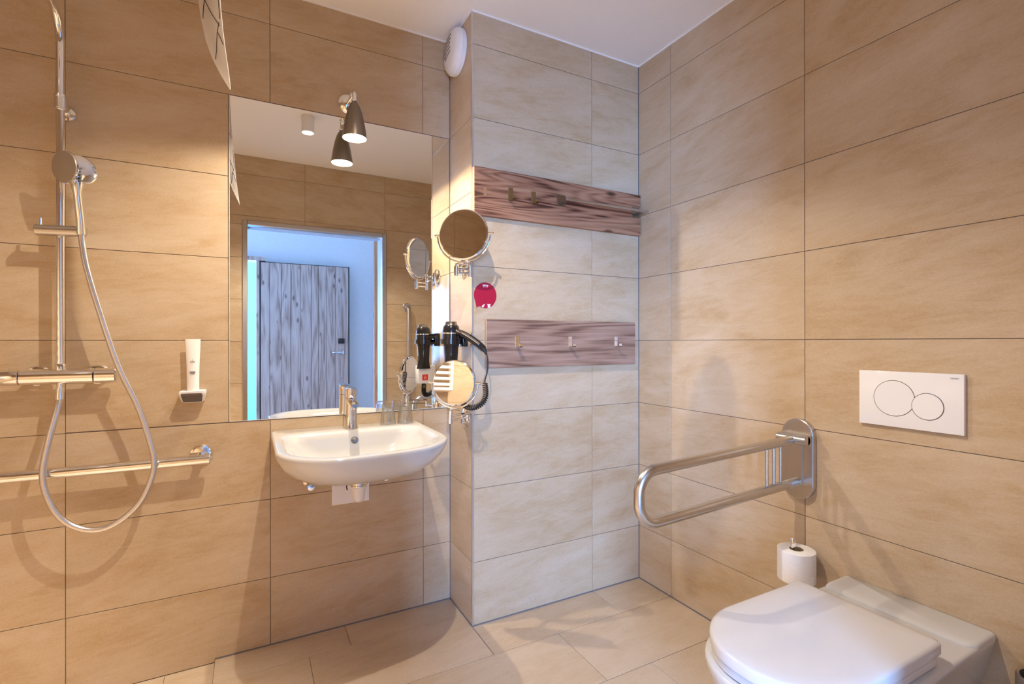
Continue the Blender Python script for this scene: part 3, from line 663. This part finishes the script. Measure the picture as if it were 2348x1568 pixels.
for k in range(5):
    z0 = 0.052 - k * 0.018; pts = []
    for i in range(9):
        dy = -0.020 + (0.092 - 0.012 * abs(k - 1.5)) * i / 8; dz = z0 - dy * 0.25 + .004; r_ = math.hypot(dy, dz)
        if r_ < 0.084: pts.append((XP - dome(r_) + 0.001, -0.112 + dy, 2.375 + dz))
    if len(pts) > 2: tube(b, pts, 0.0038, 8)
obj('slots', b, principled('vent_slot', (0.22, 0.19, 0.17), 0.7), vt, False)

# ------------------------------------------------------------ red speech bubble sticker
yb_ = -DB
st = thing('wall_sticker', 'round red speech-bubble sticker with small white pictograms on the tiles', 'sticker', (0.780, yb_, 1.334))
ol = []; n = 56
for i in range(n):
    a = 2 * PI * i / n; deg = math.degrees(a)
    x = 0.780 + 0.0505 * math.cos(a); z = 1.334 + 0.0525 * math.sin(a)
    if 212 < deg < 232:
        x, z = 0.741 + (0.0 if deg < 222 else 0.001), 1.278 + (0.006 if not 218 < deg < 226 else 0.0)
    ol.append((x, z))
b = NB(); prism(b, ol, yb_, yb_ - 0.0012); obj('backing', b, M['red'], st, False)
b = NB(); Y1, Y2 = yb_ - 0.0012, yb_ - 0.0015
box(b, 0.768, 0.793, Y2, Y1, 1.3725, 1.3775)
for k in range(4): box(b, 0.770 + k * 0.006, 0.7725 + k * 0.006, Y2, Y1, 1.3675, 1.3725)
prism(b, [(0.762, 1.289), (0.770, 1.283), (0.776, 1.294), (0.778, 1.299), (0.773, 1.297)], Y1, Y2)
prism(b, [(0.787, 1.299), (0.805, 1.299), (0.8015, 1.293), (0.8025, 1.284), (0.790, 1.284), (0.791, 1.293)], Y1, Y2)
tag(obj('pictograms', b, M['whiteprint'], st, False), kind='stuff')

# ------------------------------------------------------------ coat racks
def hook(t, x, z0, z1, mat, w=0.011, d=0.038):
    yf = -DB - 0.0205
    b = NB(); box(b, x - w, x + w, yf - 0.003, yf, z0, z1, 0.0008)
    box(b, x - w * 0.8, x + w * 0.8, yf - d, yf, z0, z0 + 0.0035, 0.0006); box(b, x - w * 0.8, x + w * 0.8, yf - d, yf - d + 0.0035, z0, z0 + 0.014, 0.0006)
    obj('hook', b, mat, t, False)
r1 = thing('coat_rack', 'upper reddish knotty wood coat rack board with two brass hooks and a metal rail', 'coat rack', (1.16, -DB, 1.75))
b = NB(); box(b, 0.7235, 1.594, -DB - 0.020, -DB, 1.654, 1.848, 0.0012); o = obj('board', b, [M['boardA'], M['boardAside']], r1, False)
for p in o.data.polygons:
    if abs(p.normal.x) > 0.9: p.material_index = 1
hook(r1, 0.886, 1.727, 1.781, M['brass']); hook(r1, 0.996, 1.727, 1.781, M['brass'])
b = NB(); box(b, 0.764, 0.778, -DB - 0.0206, -DB - 0.020, 1.735, 1.768); obj('glue_residue', b, principled('yellowed_glue', (0.30, 0.17, 0.08), 0.5), r1, False)
yf = -DB - 0.020
for x in (1.136, 1.562):
    b = NB(); box(b, x - 0.022, x + 0.022, yf - 0.004, yf, 1.736, 1.786, 0.001); box(b, x - 0.012, x + 0.012, yf - 0.066, yf - 0.002, 1.748, 1.754, 0.001)
    obj('rail_bracket', b, M['brassdk'], r1, False)
b = NB(); box(b, 1.118, 1.580, yf - 0.072, yf - 0.058, 1.746, 1.756, 0.002, 2); obj('towel_rail', b, M['steel2'], r1, False)
r2 = thing('coat_rack', 'lower greyish oak coat rack board with three small chrome hooks', 'coat rack', (1.17, -DB, 1.137))
b = NB(); box(b, 0.777, 1.560, -DB - 0.020, -DB, 1.038, 1.236, 0.001); o = obj('board', b, [M['boardB'], M['boardBside']], r2, False)
for p in o.data.polygons:
    if abs(p.normal.x) > 0.9: p.material_index = 1
for x in (0.917, 1.183, 1.441): hook(r2, x, 1.122, 1.168, M['chrome'], 0.010, 0.034)

# ------------------------------------------------------------ flush plate
fp = thing('flush_plate', 'white rectangular dual-flush plate with two round buttons above the toilet', 'flush plate', (XR, -1.362, 0.977))
b = NB(); box(b, XR - 0.0125, XR, -1.489, -1.236, 0.895, 1.0565, 0.0018, 2); obj('plate', b, M['gloss'], fp)
def disc_x(y, z, r, x0, x1, mat, name):
    b = NB(); lathe(b, (x0, y, z), (-1, 0, 0), [(r, 0), (r, x0 - x1 - 0.0004), (r - 0.0005, x0 - x1)], 64); return obj(name, b, mat, fp, True, 30)
disc_x(-1.3285, 0.9785, 0.0525, XR - 0.0124, XR - 0.0129, M['seam'], 'button_gap'); disc_x(-1.3285, 0.9785, 0.0510, XR - 0.0128, XR - 0.0135, M['gloss'], 'flush_button')
disc_x(-1.4095, 0.9630, 0.0375, XR - 0.0124, XR - 0.0137, M['seam'], 'button_gap'); disc_x(-1.4095, 0.9630, 0.0360, XR - 0.0128, XR - 0.0143, M['gloss'], 'flush_button')
text('lettering', 'GEBERIT', 0.0052, M['greyink'], fp, (XR - 0.0127, -1.4695, 1.0445), (PI / 2, 0, -PI / 2))

# ------------------------------------------------------------ toilet
TY = -1.369
tl = thing('toilet', 'white wall-hung toilet with closed lid on the right-hand wall', 'toilet', (XR, TY, 0.40))
def tring(xf, hw, xb, z, rb=0.012, rf=0.13, bow=0.02):
    # dring in (lateral, -depth) space -> rotate so that depth runs towards -x
    r = dring(-hw, hw, 0.0, -(xb - xf), rb, rf, bow); return [(xb + p[1], TY - p[0], z) for p in r]
XB = XR - 0.001
rings = [tring(1.20, 0.085, XB, 0.075, .01, .07), tring(1.12, 0.100, XB, 0.090, .01, .09), tring(1.02, 0.120, XB, 0.150, .01, .11), tring(0.955, 0.142, XB, 0.230, .01, .12), tring(0.905, 0.162, XB, 0.310, .01, .13),
         tring(0.882, 0.174, XB, 0.360, .01, .15), tring(0.876, 0.179, XB, 0.382, .01, .15), tring(0.876, 0.180, XB, 0.392, .01, .15), tring(0.878, 0.178, XB, 0.3965, .01, .15), tring(0.884, 0.172, XB - 0.004, 0.3985, .01, .145)]
b = NB(); loft(b, rings); obj('bowl', b, M['ceramic'], tl, True, 50)
b = NB(); loft(b, [tring(1.470, 0.1795, XB, 0.392, .006, .03, .002), tring(1.472, 0.179, XB, 0.4010, .006, .03, .002), tring(1.480, 0.176, XB - .001, 0.4050, .006, .03, .002), tring(1.494, 0.170, XB - .003, 0.4068, .006, .03, .002)]); obj('rear_deck', b, M['ceramic'], tl, True, 50)
def slab(xf, hw, xb, z0, z1, rb, rf, e=0.006):
    return [tring(xf + e * .6, hw - e * .6, xb - e * .6, z0, rb, rf, .018), tring(xf, hw, xb, z0 + e * .5, rb, rf, .018), tring(xf, hw, xb, z1 - e, rb, rf, .018), tring(xf + e * .35, hw - e * .35, xb - e * .35, z1 - e * .3, rb, rf, .018), tring(xf + e * 1.3, hw - e * 1.3, xb - e * 1.3, z1, rb, rf, .018)]
b = NB(); loft(b, slab(0.888, 0.166, 1.335, 0.4005, 0.4215, 0.02, 0.14)); obj('seat', b, M['lid'], tl, True, 50)
b = NB(); rr = slab(0.880, 0.170, 1.342, 0.4245, 0.4540, 0.016, 0.15, 0.007)
rr += [tring(0.920, 0.138, 1.318, 0.4560, 0.012, 0.12, .015), tring(0.98, 0.09, 1.28, 0.4575, 0.01, 0.08, .01)]
loft(b, rr); obj('lid', b, M['lid'], tl, True, 50)
b = NB(); loft(b, [tring(0.893, 0.161, 1.330, 0.3980, .02, .135, .018), tring(0.893, 0.161, 1.330, 0.4256, .02, .135, .018)]); obj('shadow_gap', b, M['seam'], tl, True, 50)
for s in (-1, 1):
    b = NB(); cyl(b, (1.362, TY + s * 0.085 - 0.02, 0.418), (1.362, TY + s * 0.085 + 0.02, 0.418), 0.010, 18, .001); box(b, 1.345, 1.379, TY + s * 0.085 - 0.017, TY + s * 0.085 + 0.017, 0.398, 0.414, .001)
    obj('hinge', b, M['steel2'], tl)
text('lettering', 'DURAVIT', 0.0095, M['greyink'], tl, (1.585, -1.345, 0.4108), (0, 0, -PI / 2))

# ------------------------------------------------------------ fold-down grab rail
AY = -1.046
gr = thing('folding_grab_rail', 'brushed steel fold-down U-shaped grab rail beside the toilet', 'grab rail', (XR, AY, 0.745))
def stadium(r, h, n=16):
    out = []
    for i in range(n + 1): a = PI * i / n; out.append((AY + r * math.cos(a), 0.745 + h + r * math.sin(a)))
    for i in range(n + 1): a = PI + PI * i / n; out.append((AY + r * math.cos(a), 0.745 - h + r * math.sin(a)))
    return out
b = NB(); loft(b, [[(x, y, z) for y, z in stadium(r, 0.082)] for x, r in ((XR, 0.0535), (XR - 0.010, 0.0535), (XR - 0.0105, 0.0545), (XR - 0.020, 0.0545), (XR - 0.022, 0.052))]); obj('wall_plate', b, M['steel'], gr, True, 30)
b = NB(); box(b, XR - 0.0265, XR - 0.021, AY - 0.020, AY + 0.022, 0.66, 0.81, 0.001); obj('guide_plate', b, M['steel2'], gr, False)
b = NB(); cyl(b, (XR - 0.045, AY - 0.051, 0.815), (XR - 0.045, AY + 0.052, 0.815), 0.0165, 28, .0015); box(b, XR - 0.045, XR - 0.02, AY - 0.051, AY - 0.020, 0.799, 0.8315, 0.003); box(b, XR - 0.045, XR - 0.02, AY + 0.022, AY + 0.052, 0.799, 0.8315, 0.003); box(b, XR - .05, XR - .02, AY - .05, AY + .05, .825, .8318, .001)
obj('hinge_barrel', b, M['steel'], gr, True, 30)
P = fillet([(XR - 0.055, AY, 0.812), (0.873, AY, 0.784), (0.873, AY, 0.636), (XR - 0.024, AY, 0.667)], 0.062, 12)
b = NB(); tube(b, P, 0.0155, 24); obj('rail_tube', b, M['steel'], gr, True, 60)
for x in (1.418, 1.454, 1.490):
    b = NB(); cyl(b, (x, AY, 0.662), (x, AY, 0.806), 0.0055, 14); obj('spacer_rod', b, M['steel2'], gr)

# ------------------------------------------------------------ toilet roll on spindle
rh = thing('toilet_roll_holder', 'chrome upright spindle holding the toilet roll beside the toilet', 'holder', (XR, -1.062, 0.34))
b = NB(); lathe(b, (XR, -1.066, 0.345), (-1, 0, 0), [(0.022, 0), (0.022, 0.004), (0.018, 0.007)], 28); tube(b, fillet([(XR - 0.004, -1.066, 0.345), (1.527, -1.066, 0.345), (1.527, -1.066, 0.484)], 0.012), 0.0085, 18); lathe(b, (1.527, -1.066, 0.480), (0, 0, 1), [(0.0095, 0), (0.0095, 0.009), (0.008, 0.011)], 18)
lathe(b, (1.527, -1.066, 0.352), (0, 0, 1), [(0.030, 0), (0.031, 0.002), (0.030, 0.004)], 32)
obj('spindle', b, M['chrome'], rh)
tp = thing('toilet_roll', 'white toilet paper roll standing on its spindle beside the toilet', 'toilet paper', (1.530, -1.072, 0.357))
RC = (1.530, -1.074)
b = NB(); lathe(b, (*RC, 0.358), (0, 0, 1), [(0.0215, 0), (0.0545, 0), (0.0565, 0.0015), (0.0565, 0.0985), (0.0545, 0.100), (0.0215, 0.100), (0.0215, 0)], 56, False, False); obj('paper', b, M['paper'], tp, True, 40)
b = NB(); lathe(b, (*RC, 0.3585), (0, 0, 1), [(0.0214, 0), (0.0214, 0.099), (0.0200, 0.099), (0.0200, 0), (0.0214, 0)], 36, False, False); obj('core', b, M['card'], tp)
b = NB(); loft(b, [[(RC[0] + 0.057 * math.cos(a), RC[1] + 0.057 * math.sin(a), z), (RC[0] + 0.0578 * math.cos(a), RC[1] + 0.0578 * math.sin(a), z), (RC[0] + 0.0578 * math.cos(a + .25), RC[1] + 0.0600 * math.sin(a + .25), z), (RC[0] + 0.057 * math.cos(a + .25), RC[1] + 0.0595 * math.sin(a + .25), z)] for a, z in ((-1.9, 0.362), (-1.9, 0.39))]); obj('loose_end', b, M['paper'], tp)

# ------------------------------------------------------------ toilet brush set (only its rim is in the frame)
tb = thing('toilet_brush_holder', 'satin metal toilet brush holder in the bottom right corner by the toilet', 'brush holder', (1.545, -1.650, 0.0))
b = NB(); lathe(b, (1.545, -1.650, 0.002), (0, 0, 1), [(0.048, 0), (0.050, 0.003), (0.050, 0.360), (0.047, 0.365), (0.043, 0.363), (0.043, 0.02)], 44); obj('cup', b, M['steel2'], tb)
b = NB(); cyl(b, (1.545, -1.650, 0.03), (1.545, -1.650, 0.34), 0.006, 12); lathe(b, (1.545, -1.650, 0.03), (0, 0, 1), [(0.02, 0), (0.036, 0.01), (0.036, 0.07), (0.015, 0.085)], 24); obj('brush', b, M['plastic'], tb)

# ------------------------------------------------------------ shower
SXC, SY = -0.588, -0.065
mx = thing('shower_mixer', 'chrome thermostatic shower mixer bar on the left of the shower wall', 'shower mixer', (SXC, 0, 1.038))
b = NB(); lathe(b, (-0.680, SY, 1.038), (1, 0, 0), [(0.021, 0), (0.0238, 0.001), (0.0238, 0.173), (0.021, 0.174)], 36)
for x in (-0.663, -0.513): cyl(b, (x, 0, 1.038), (x, SY, 1.038), 0.012, 18)
obj('valve_body', b, M['chrome'], mx)
b = NB(); lathe(b, (-0.504, SY, 1.038), (1, 0, 0), [(0.021, 0), (0.0238, 0.0015), (0.0238, 0.052), (0.021, 0.0555), (0.0, 0.057)], 36, True, False); cyl(b, (-0.462, SY, 1.056), (-0.462, SY, 1.063), 0.003, 10); obj('flow_knob', b, M['chrome'], mx)
b = NB(); lathe(b, (-0.682, SY, 1.038), (-1, 0, 0), [(0.021, 0), (0.0238, 0.0015), (0.0238, 0.056), (0.021, 0.06), (0.0, 0.062)], 36, True, False); cyl(b, (-0.708, SY, 1.056), (-0.708, SY, 1.064), 0.004, 10); obj('temperature_knob', b, M['chrome'], mx)
for x in (-0.660, -0.510):
    b = NB(); lathe(b, (x, 0, 1.038), (0, -1, 0), [(0.034, 0), (0.034, 0.003), (0.029, 0.010), (0.015, 0.014)], 36); obj('rosette', b, M['chrome'], mx)
b = NB(); cyl(b, (SXC, SY, 1.018), (SXC, SY, 1.000), 0.0095, 18); obj('hose_outlet', b, M['chrome'], mx)

cm = thing('shower_column', 'tall chrome shower riser pipe bending into an overhead arm on the left wall', 'shower', (SXC, 0, 1.06))
P = fillet([(SXC, SY, 1.058), (SXC, SY, 2.150), (SXC, -0.50, 2.215)], 0.10, 14)
b = NB(); tube(b, P, 0.0115, 22); lathe(b, (SXC, SY, 1.056), (0, 0, 1), [(0.0135, 0), (0.0135, 0.020), (0.012, 0.022)], 22); obj('riser_pipe', b, M['chrome'], cm, True, 60)
b = NB(); lathe(b, (SXC, -0.50, 2.215), (0, 0, -1), [(0.012, -0.01), (0.014, 0.02), (0.095, 0.032), (0.10, 0.036), (0.10, 0.042), (0.095, 0.044)], 44); obj('overhead_shower', b, M['chrome'], cm)
b = NB(); lathe(b, (SXC, SY, 1.864), (0, 0, 1), [(0.015, 0), (0.0165, 0.001), (0.0165, 0.048), (0.015, 0.049)], 28); torus(b, (SXC, SY, 1.870), (0, 0, 1), 0.0165, 0.0009, 28, 6); torus(b, (SXC, SY, 1.905), (0, 0, 1), 0.0165, 0.0009, 28, 6); cyl(b, (SXC, SY, 1.885), (SXC + 0.004, -0.004, 1.878), 0.010, 18)
lathe(b, (SXC + 0.004, 0, 1.876), (0, -1, 0), [(0.024, 0), (0.024, 0.004), (0.02, 0.012), (0.01, 0.016)], 28); obj('wall_bracket', b, M['chrome'], cm)
b = NB(); cyl(b, (-0.640, -0.088, 1.484), (-0.520, -0.094, 1.489), 0.0165, 28, .0015); obj('slider', b, M['steel2'], cm, True, 30)
b = NB(); cyl(b, (-0.628, -0.088, 1.495), (-0.628, -0.088, 1.522), 0.0035, 10, .0008); obj('slider_pin', b, M['chrome'], cm)

hs = thing('hand_shower', 'chrome hand shower in its slider bracket with a long looping metal hose', 'hand shower', (-0.53, -0.10, 1.48))
b = NB()
face = Vector((-0.62, -0.74, -0.10)).normalized(); hc = Vector((-0.556, -0.150, 1.668))
lathe(b, hc, face, [(0.010, -0.020), (0.030, -0.016), (0.044, -0.008), (0.0485, -0.002), (0.0475, 0.001)], 44); obj('head', b, M['chrome'], hs, True, 40)
b = NB(); lathe(b, hc, face, [(0.047, 0.0005), (0.046, 0.003), (0.02, 0.0045), (0.0, 0.005)], 44, True, False); obj('spray_face', b, principled('satin_grey', (0.50, 0.45, 0.38), 0.42, 0.6), hs, True, 40)
b = NB(); lathe(b, hc + Vector((0.033, 0.018, 0.002)), (0.55, -0.75, 0.1), [(0.008, -0.012), (0.030, -0.010), (0.040, 0.0), (0.041, 0.004), (0.036, 0.007), (0.0, 0.003)], 40, True, False, 1, 1.05); obj('back_shell', b, M['chrome'], hs, True, 40)
b = NB(); hp = smooth_path([(-0.533, -0.128, 1.650), (-0.532, -0.132, 1.615), (-0.531, -0.124, 1.57), (-0.529, -0.112, 1.52), (-0.529, -0.104, 1.478)], 6); k_ = len(hp)
tube(b, hp, [0.022 - 0.012 * min(1, i / 9) + 0.002 * (i / k_) for i in range(k_)], 20); obj('handle', b, M['chrome'], hs)
b = NB(); o_ = Vector((0.004, -0.012, 0))
for k in range(5): cyl(b, Vector((-0.522, -0.150, 1.668 - k * 0.009)), Vector((-0.519, -0.1535, 1.668 - k * 0.009)), 0.003, 8)
obj('nozzle_strip', b, M['rubber'], hs)
hose = [(-0.588, -0.065, 1.002), (-0.588, -0.068, 0.975), (-0.592, -0.080, 0.935), (-0.608, -0.094, 0.846), (-0.620, -0.1, 0.756), (-0.613, -0.1, 0.689), (-0.588, -0.1, 0.622), (-0.547, -0.1, 0.576), (-0.494, -0.1, 0.556), (-0.440, -0.1, 0.571), (-0.384, -0.1, 0.624), (-0.351, -0.1, 0.705), (-0.346, -0.1, 0.765), (-0.361, -0.1, 0.838), (-0.389, -0.1, 0.939), (-0.438, -0.1, 1.067), (-0.483, -0.1, 1.233), (-0.515, -0.1, 1.368), (-0.527, -0.1, 1.448), (-0.529, -0.102, 1.480)]
b = NB(); tube(b, smooth_path(hose, 8), 0.0088, 16); obj('hose', b, M['hose'], hs, True, 60)
b = NB(); cyl(b, (-0.588, -0.065, 1.003), (-0.589, -0.070, 0.966), 0.0118, 20, .001); obj('hose_nut', b, M['chrome'], hs)

gb = thing('wall_grab_bar', 'horizontal chrome grab bar low on the shower wall behind the hose loop', 'grab rail', (-0.224, 0, 0.742))
b = NB(); tube(b, fillet([(-1.17, -0.004, 0.742), (-1.17, -0.070, 0.742), (-0.195, -0.070, 0.739)], 0.03), 0.0172, 24); lathe(b, (-0.195, -0.070, 0.739), (1, 0, 0), [(0.0172, -0.002), (0.0178, 0.0), (0.0178, 0.004), (0.016, 0.006)], 24); obj('bar', b, M['chrome'], gb, True, 60)
b = NB(); cyl(b, (-0.222, -0.006, 0.742), (-0.222, -0.070, 0.740), 0.0125, 20); obj('standoff', b, M['chrome'], gb)
for x in (-0.222, -1.17):
    b = NB(); lathe(b, (x, 0, 0.743), (0, -1, 0), [(0.038, 0), (0.038, 0.003), (0.034, 0.010), (0.020, 0.015)], 40); obj('flange', b, M['chrome'], gb)

# soap dispenser
sd = thing('soap_dispenser', 'white soap tube upside down in a small white wall holder between shower and mirror', 'soap dispenser', (-0.243, 0, 0.955))
b = NB()
loft(b, [[(x0, y0, z), (x1, y0, z), (x1, y1, z), (x0, y1, z)] for x0, x1, y0, y1, z in ((-0.274, -0.212, -0.043, 0, 0.935), (-0.281, -0.205, -0.066, 0, 0.960), (-0.282, -0.204, -0.070, 0, 0.973), (-0.280, -0.206, -0.068, 0, 0.977))])
bmesh.ops.bevel(b, geom=b.edges[:], offset=0.003, segments=2, affect='EDGES'); obj('holder', b, M['plastic'], sd, True, 40)
b = NB(); loft(b, [[(-0.271, -0.0455, 0.937), (-0.216, -0.0455, 0.937), (-0.216, -0.044, 0.937), (-0.271, -0.044, 0.937)], [(-0.276, -0.0695, 0.962), (-0.213, -0.0695, 0.962), (-0.213, -0.066, 0.964), (-0.276, -0.066, 0.964)], [(-0.274, -0.0712, 0.968), (-0.216, -0.0712, 0.968), (-0.216, -0.069, 0.969), (-0.274, -0.069, 0.969)]]); obj('front_panel', b, M['greyface'], sd, False)
b = NB(); rg = []
for z, a, c in ((0.974, 0.0185, 0.0155), (0.985, 0.0188, 0.0155), (1.01, 0.0186, 0.0150), (1.06, 0.0193, 0.0125), (1.11, 0.0212, 0.0075), (1.148, 0.0225, 0.0028), (1.155, 0.0225, 0.0018)):
    rg.append([(-0.243 + a * math.cos(2 * PI * i / 32), -0.040 + c * math.sin(2 * PI * i / 32), z) for i in range(32)])
loft(b, rg); obj('tube', b, principled('pearl_tube', (0.86, 0.82, 0.78), 0.3), sd, True, 60)
b = NB()
box(b, -0.2434, -0.2426, -0.0545, -0.0505, 1.080, 1.085); box(b, -0.2500, -0.2360, -0.0538, -0.0503, 1.0765, 1.0782)
for k, (w, z) in enumerate(((0.008, 1.042), (0.0085, 1.0385), (0.006, 1.035))): box(b, -0.243 - w, -0.243 + w, -0.0565, -0.050, z, z + 0.0016)
tag(obj('label_print', b, M['greyink'], sd, False), kind='stuff')

# ------------------------------------------------------------ shower curtain, gathered and hanging from its rail
ct = thing('shower_curtain', 'white shower curtain with thin black branch lines hanging at the top of the frame', 'curtain', (-0.16, -0.55, H))
def cl(z):      # left and right edge of the hanging cloth at height z: (x, y) each
    t = [(1.800, -0.112, -0.600, -0.111, -0.62), (1.845, -0.134, -0.575, -0.116, -0.62), (1.890, -0.153, -0.555, -0.122, -0.62), (1.945, -0.170, -0.535, -0.128, -0.62), (2.02, -0.184, -0.525, -0.134, -0.62), (2.11, -0.193, -0.515, -0.141, -0.62), (2.19, -0.198, -0.51, -0.147, -0.62), (2.30, -0.203, -0.51, -0.152, -0.62), (2.45, -0.208, -0.51, -0.16, -0.62)]
    for a, c in zip(t[:-1], t[1:]):
        if z <= c[0]:
            f = (z - a[0]) / (c[0] - a[0]); return [a[i] + (c[i] - a[i]) * f for i in range(1, 5)]
    return t[-1][1:]
def cpt(u_, z, d=0.0):
    xl, yl, xr, yr = cl(z); amp = 0.005 * min(1, (z - 1.80) / 0.25)
    return (xl + (xr - xl) * u_ + d, yl + (yr - yl) * u_ + amp * math.sin(u_ * 6.5 + z * 2), z)
zs = [1.800, 1.82, 1.845, 1.862, 1.88, 1.897, 1.92, 1.946, 1.975, 2.006, 2.04, 2.10, 2.17, 2.24, 2.30, 2.38, 2.445]
b = NB(); nu = 14; V = [[[b.verts.new(cpt(i / nu, z, s)) for i in range(nu + 1)] for z in zs] for s in (0.0006, -0.0006)]
for s in (0, 1):
    for a, c in zip(V[s][:-1], V[s][1:]):
        for i in range(nu): b.faces.new((a[i], a[i + 1], c[i + 1], c[i]))
for k in range(len(zs) - 1):
    for i in (0, nu): b.faces.new((V[0][k][i], V[0][k + 1][i], V[1][k + 1][i], V[1][k][i]))
obj('cloth', b, M['curtain'], ct, True, 60)
lines = [[(0.45, 2.08), (0.30, 2.045), (0.10, 2.0)], [(0.30, 2.045), (0.55, 2.00), (0.86, 1.955)], [(0.86, 1.965), (0.70, 1.945), (0.45, 1.905), (0.20, 1.885)], [(0.72, 1.945), (0.93, 1.905)], [(0.95, 2.06), (0.92, 1.97)],
         [(0.25, 2.30), (0.5, 2.16), (0.45, 2.08)], [(0.5, 2.16), (0.9, 2.11)], [(0.9, 2.35), (0.7, 2.24), (0.8, 2.12)]]
b = NB()
for ln in lines:
    for s in (-0.0010, 0.0010):
        pts = []
        for p, q in zip(ln[:-1], ln[1:]):
            for k in range(6): f = k / 6; pts.append(cpt(p[0] + (q[0] - p[0]) * f, p[1] + (q[1] - p[1]) * f, s))
        pts.append(cpt(*ln[-1], s)); tube(b, pts, 0.0009, 5)
obj('printed_lines', b, M['ink'], ct, False)
b = NB(); cyl(b, (-1.40, -0.56, 2.452), (-0.12, -0.56, 2.452), 0.010, 16)
for x in (-1.2, -0.65, -0.14): cyl(b, (x, -0.56, 2.452), (x, -0.56, H), 0.006, 12)
obj('curtain_rail', b, M['plastic'], ct)

# ------------------------------------------------------------ things seen only in reflections
vb = thing('vertical_grab_bar', 'vertical steel grab bar on the wall beside the doorway, seen in the mirror', 'grab rail', (1.075, YB, 1.07))
b = NB(); tube(b, fillet([(1.072, YB + 0.004, 1.43), (1.072, YB + 0.055, 1.43), (1.072, YB + 0.055, 0.70), (1.072, YB + 0.004, 0.70)], 0.03), 0.0150, 20); obj('bar', b, M['steel2'], vb, True, 60)
for z in (1.43, 0.70):
    b = NB(); lathe(b, (1.072, YB, z), (0, 1, 0), [(0.036, 0), (0.036, 0.004), (0.030, 0.009)], 32); obj('flange', b, M['steel2'], vb)
se = thing('slatted_rack', 'white slatted rack on the far shower wall, seen only in the lower round mirror', 'rack', (XL, -0.92, 0.94))
b = NB(); tube(b, fillet([(XL + 0.050, -1.12, 0.955), (XL + 0.050, -1.12, 1.36), (XL + 0.050, -0.72, 1.36), (XL + 0.050, -0.72, 0.955)], 0.10, 8) + [Vector((XL + 0.050, -1.12, 0.955))], 0.016, 14); obj('rack_frame', b, M['plastic'], se, True, 60)
for y in (-1.12, -0.72):
    b = NB(); cyl(b, (XL, y, 1.02), (XL + 0.05, y, 1.02), 0.010, 14); obj('wall_bracket', b, M['plastic'], se)
for k in range(7):
    b = NB(); box(b, XL + 0.042, XL + 0.058, -1.11, -0.73, 0.985 + k * 0.046, 1.007 + k * 0.046, 0.003); obj('slat', b, M['plastic'], se)
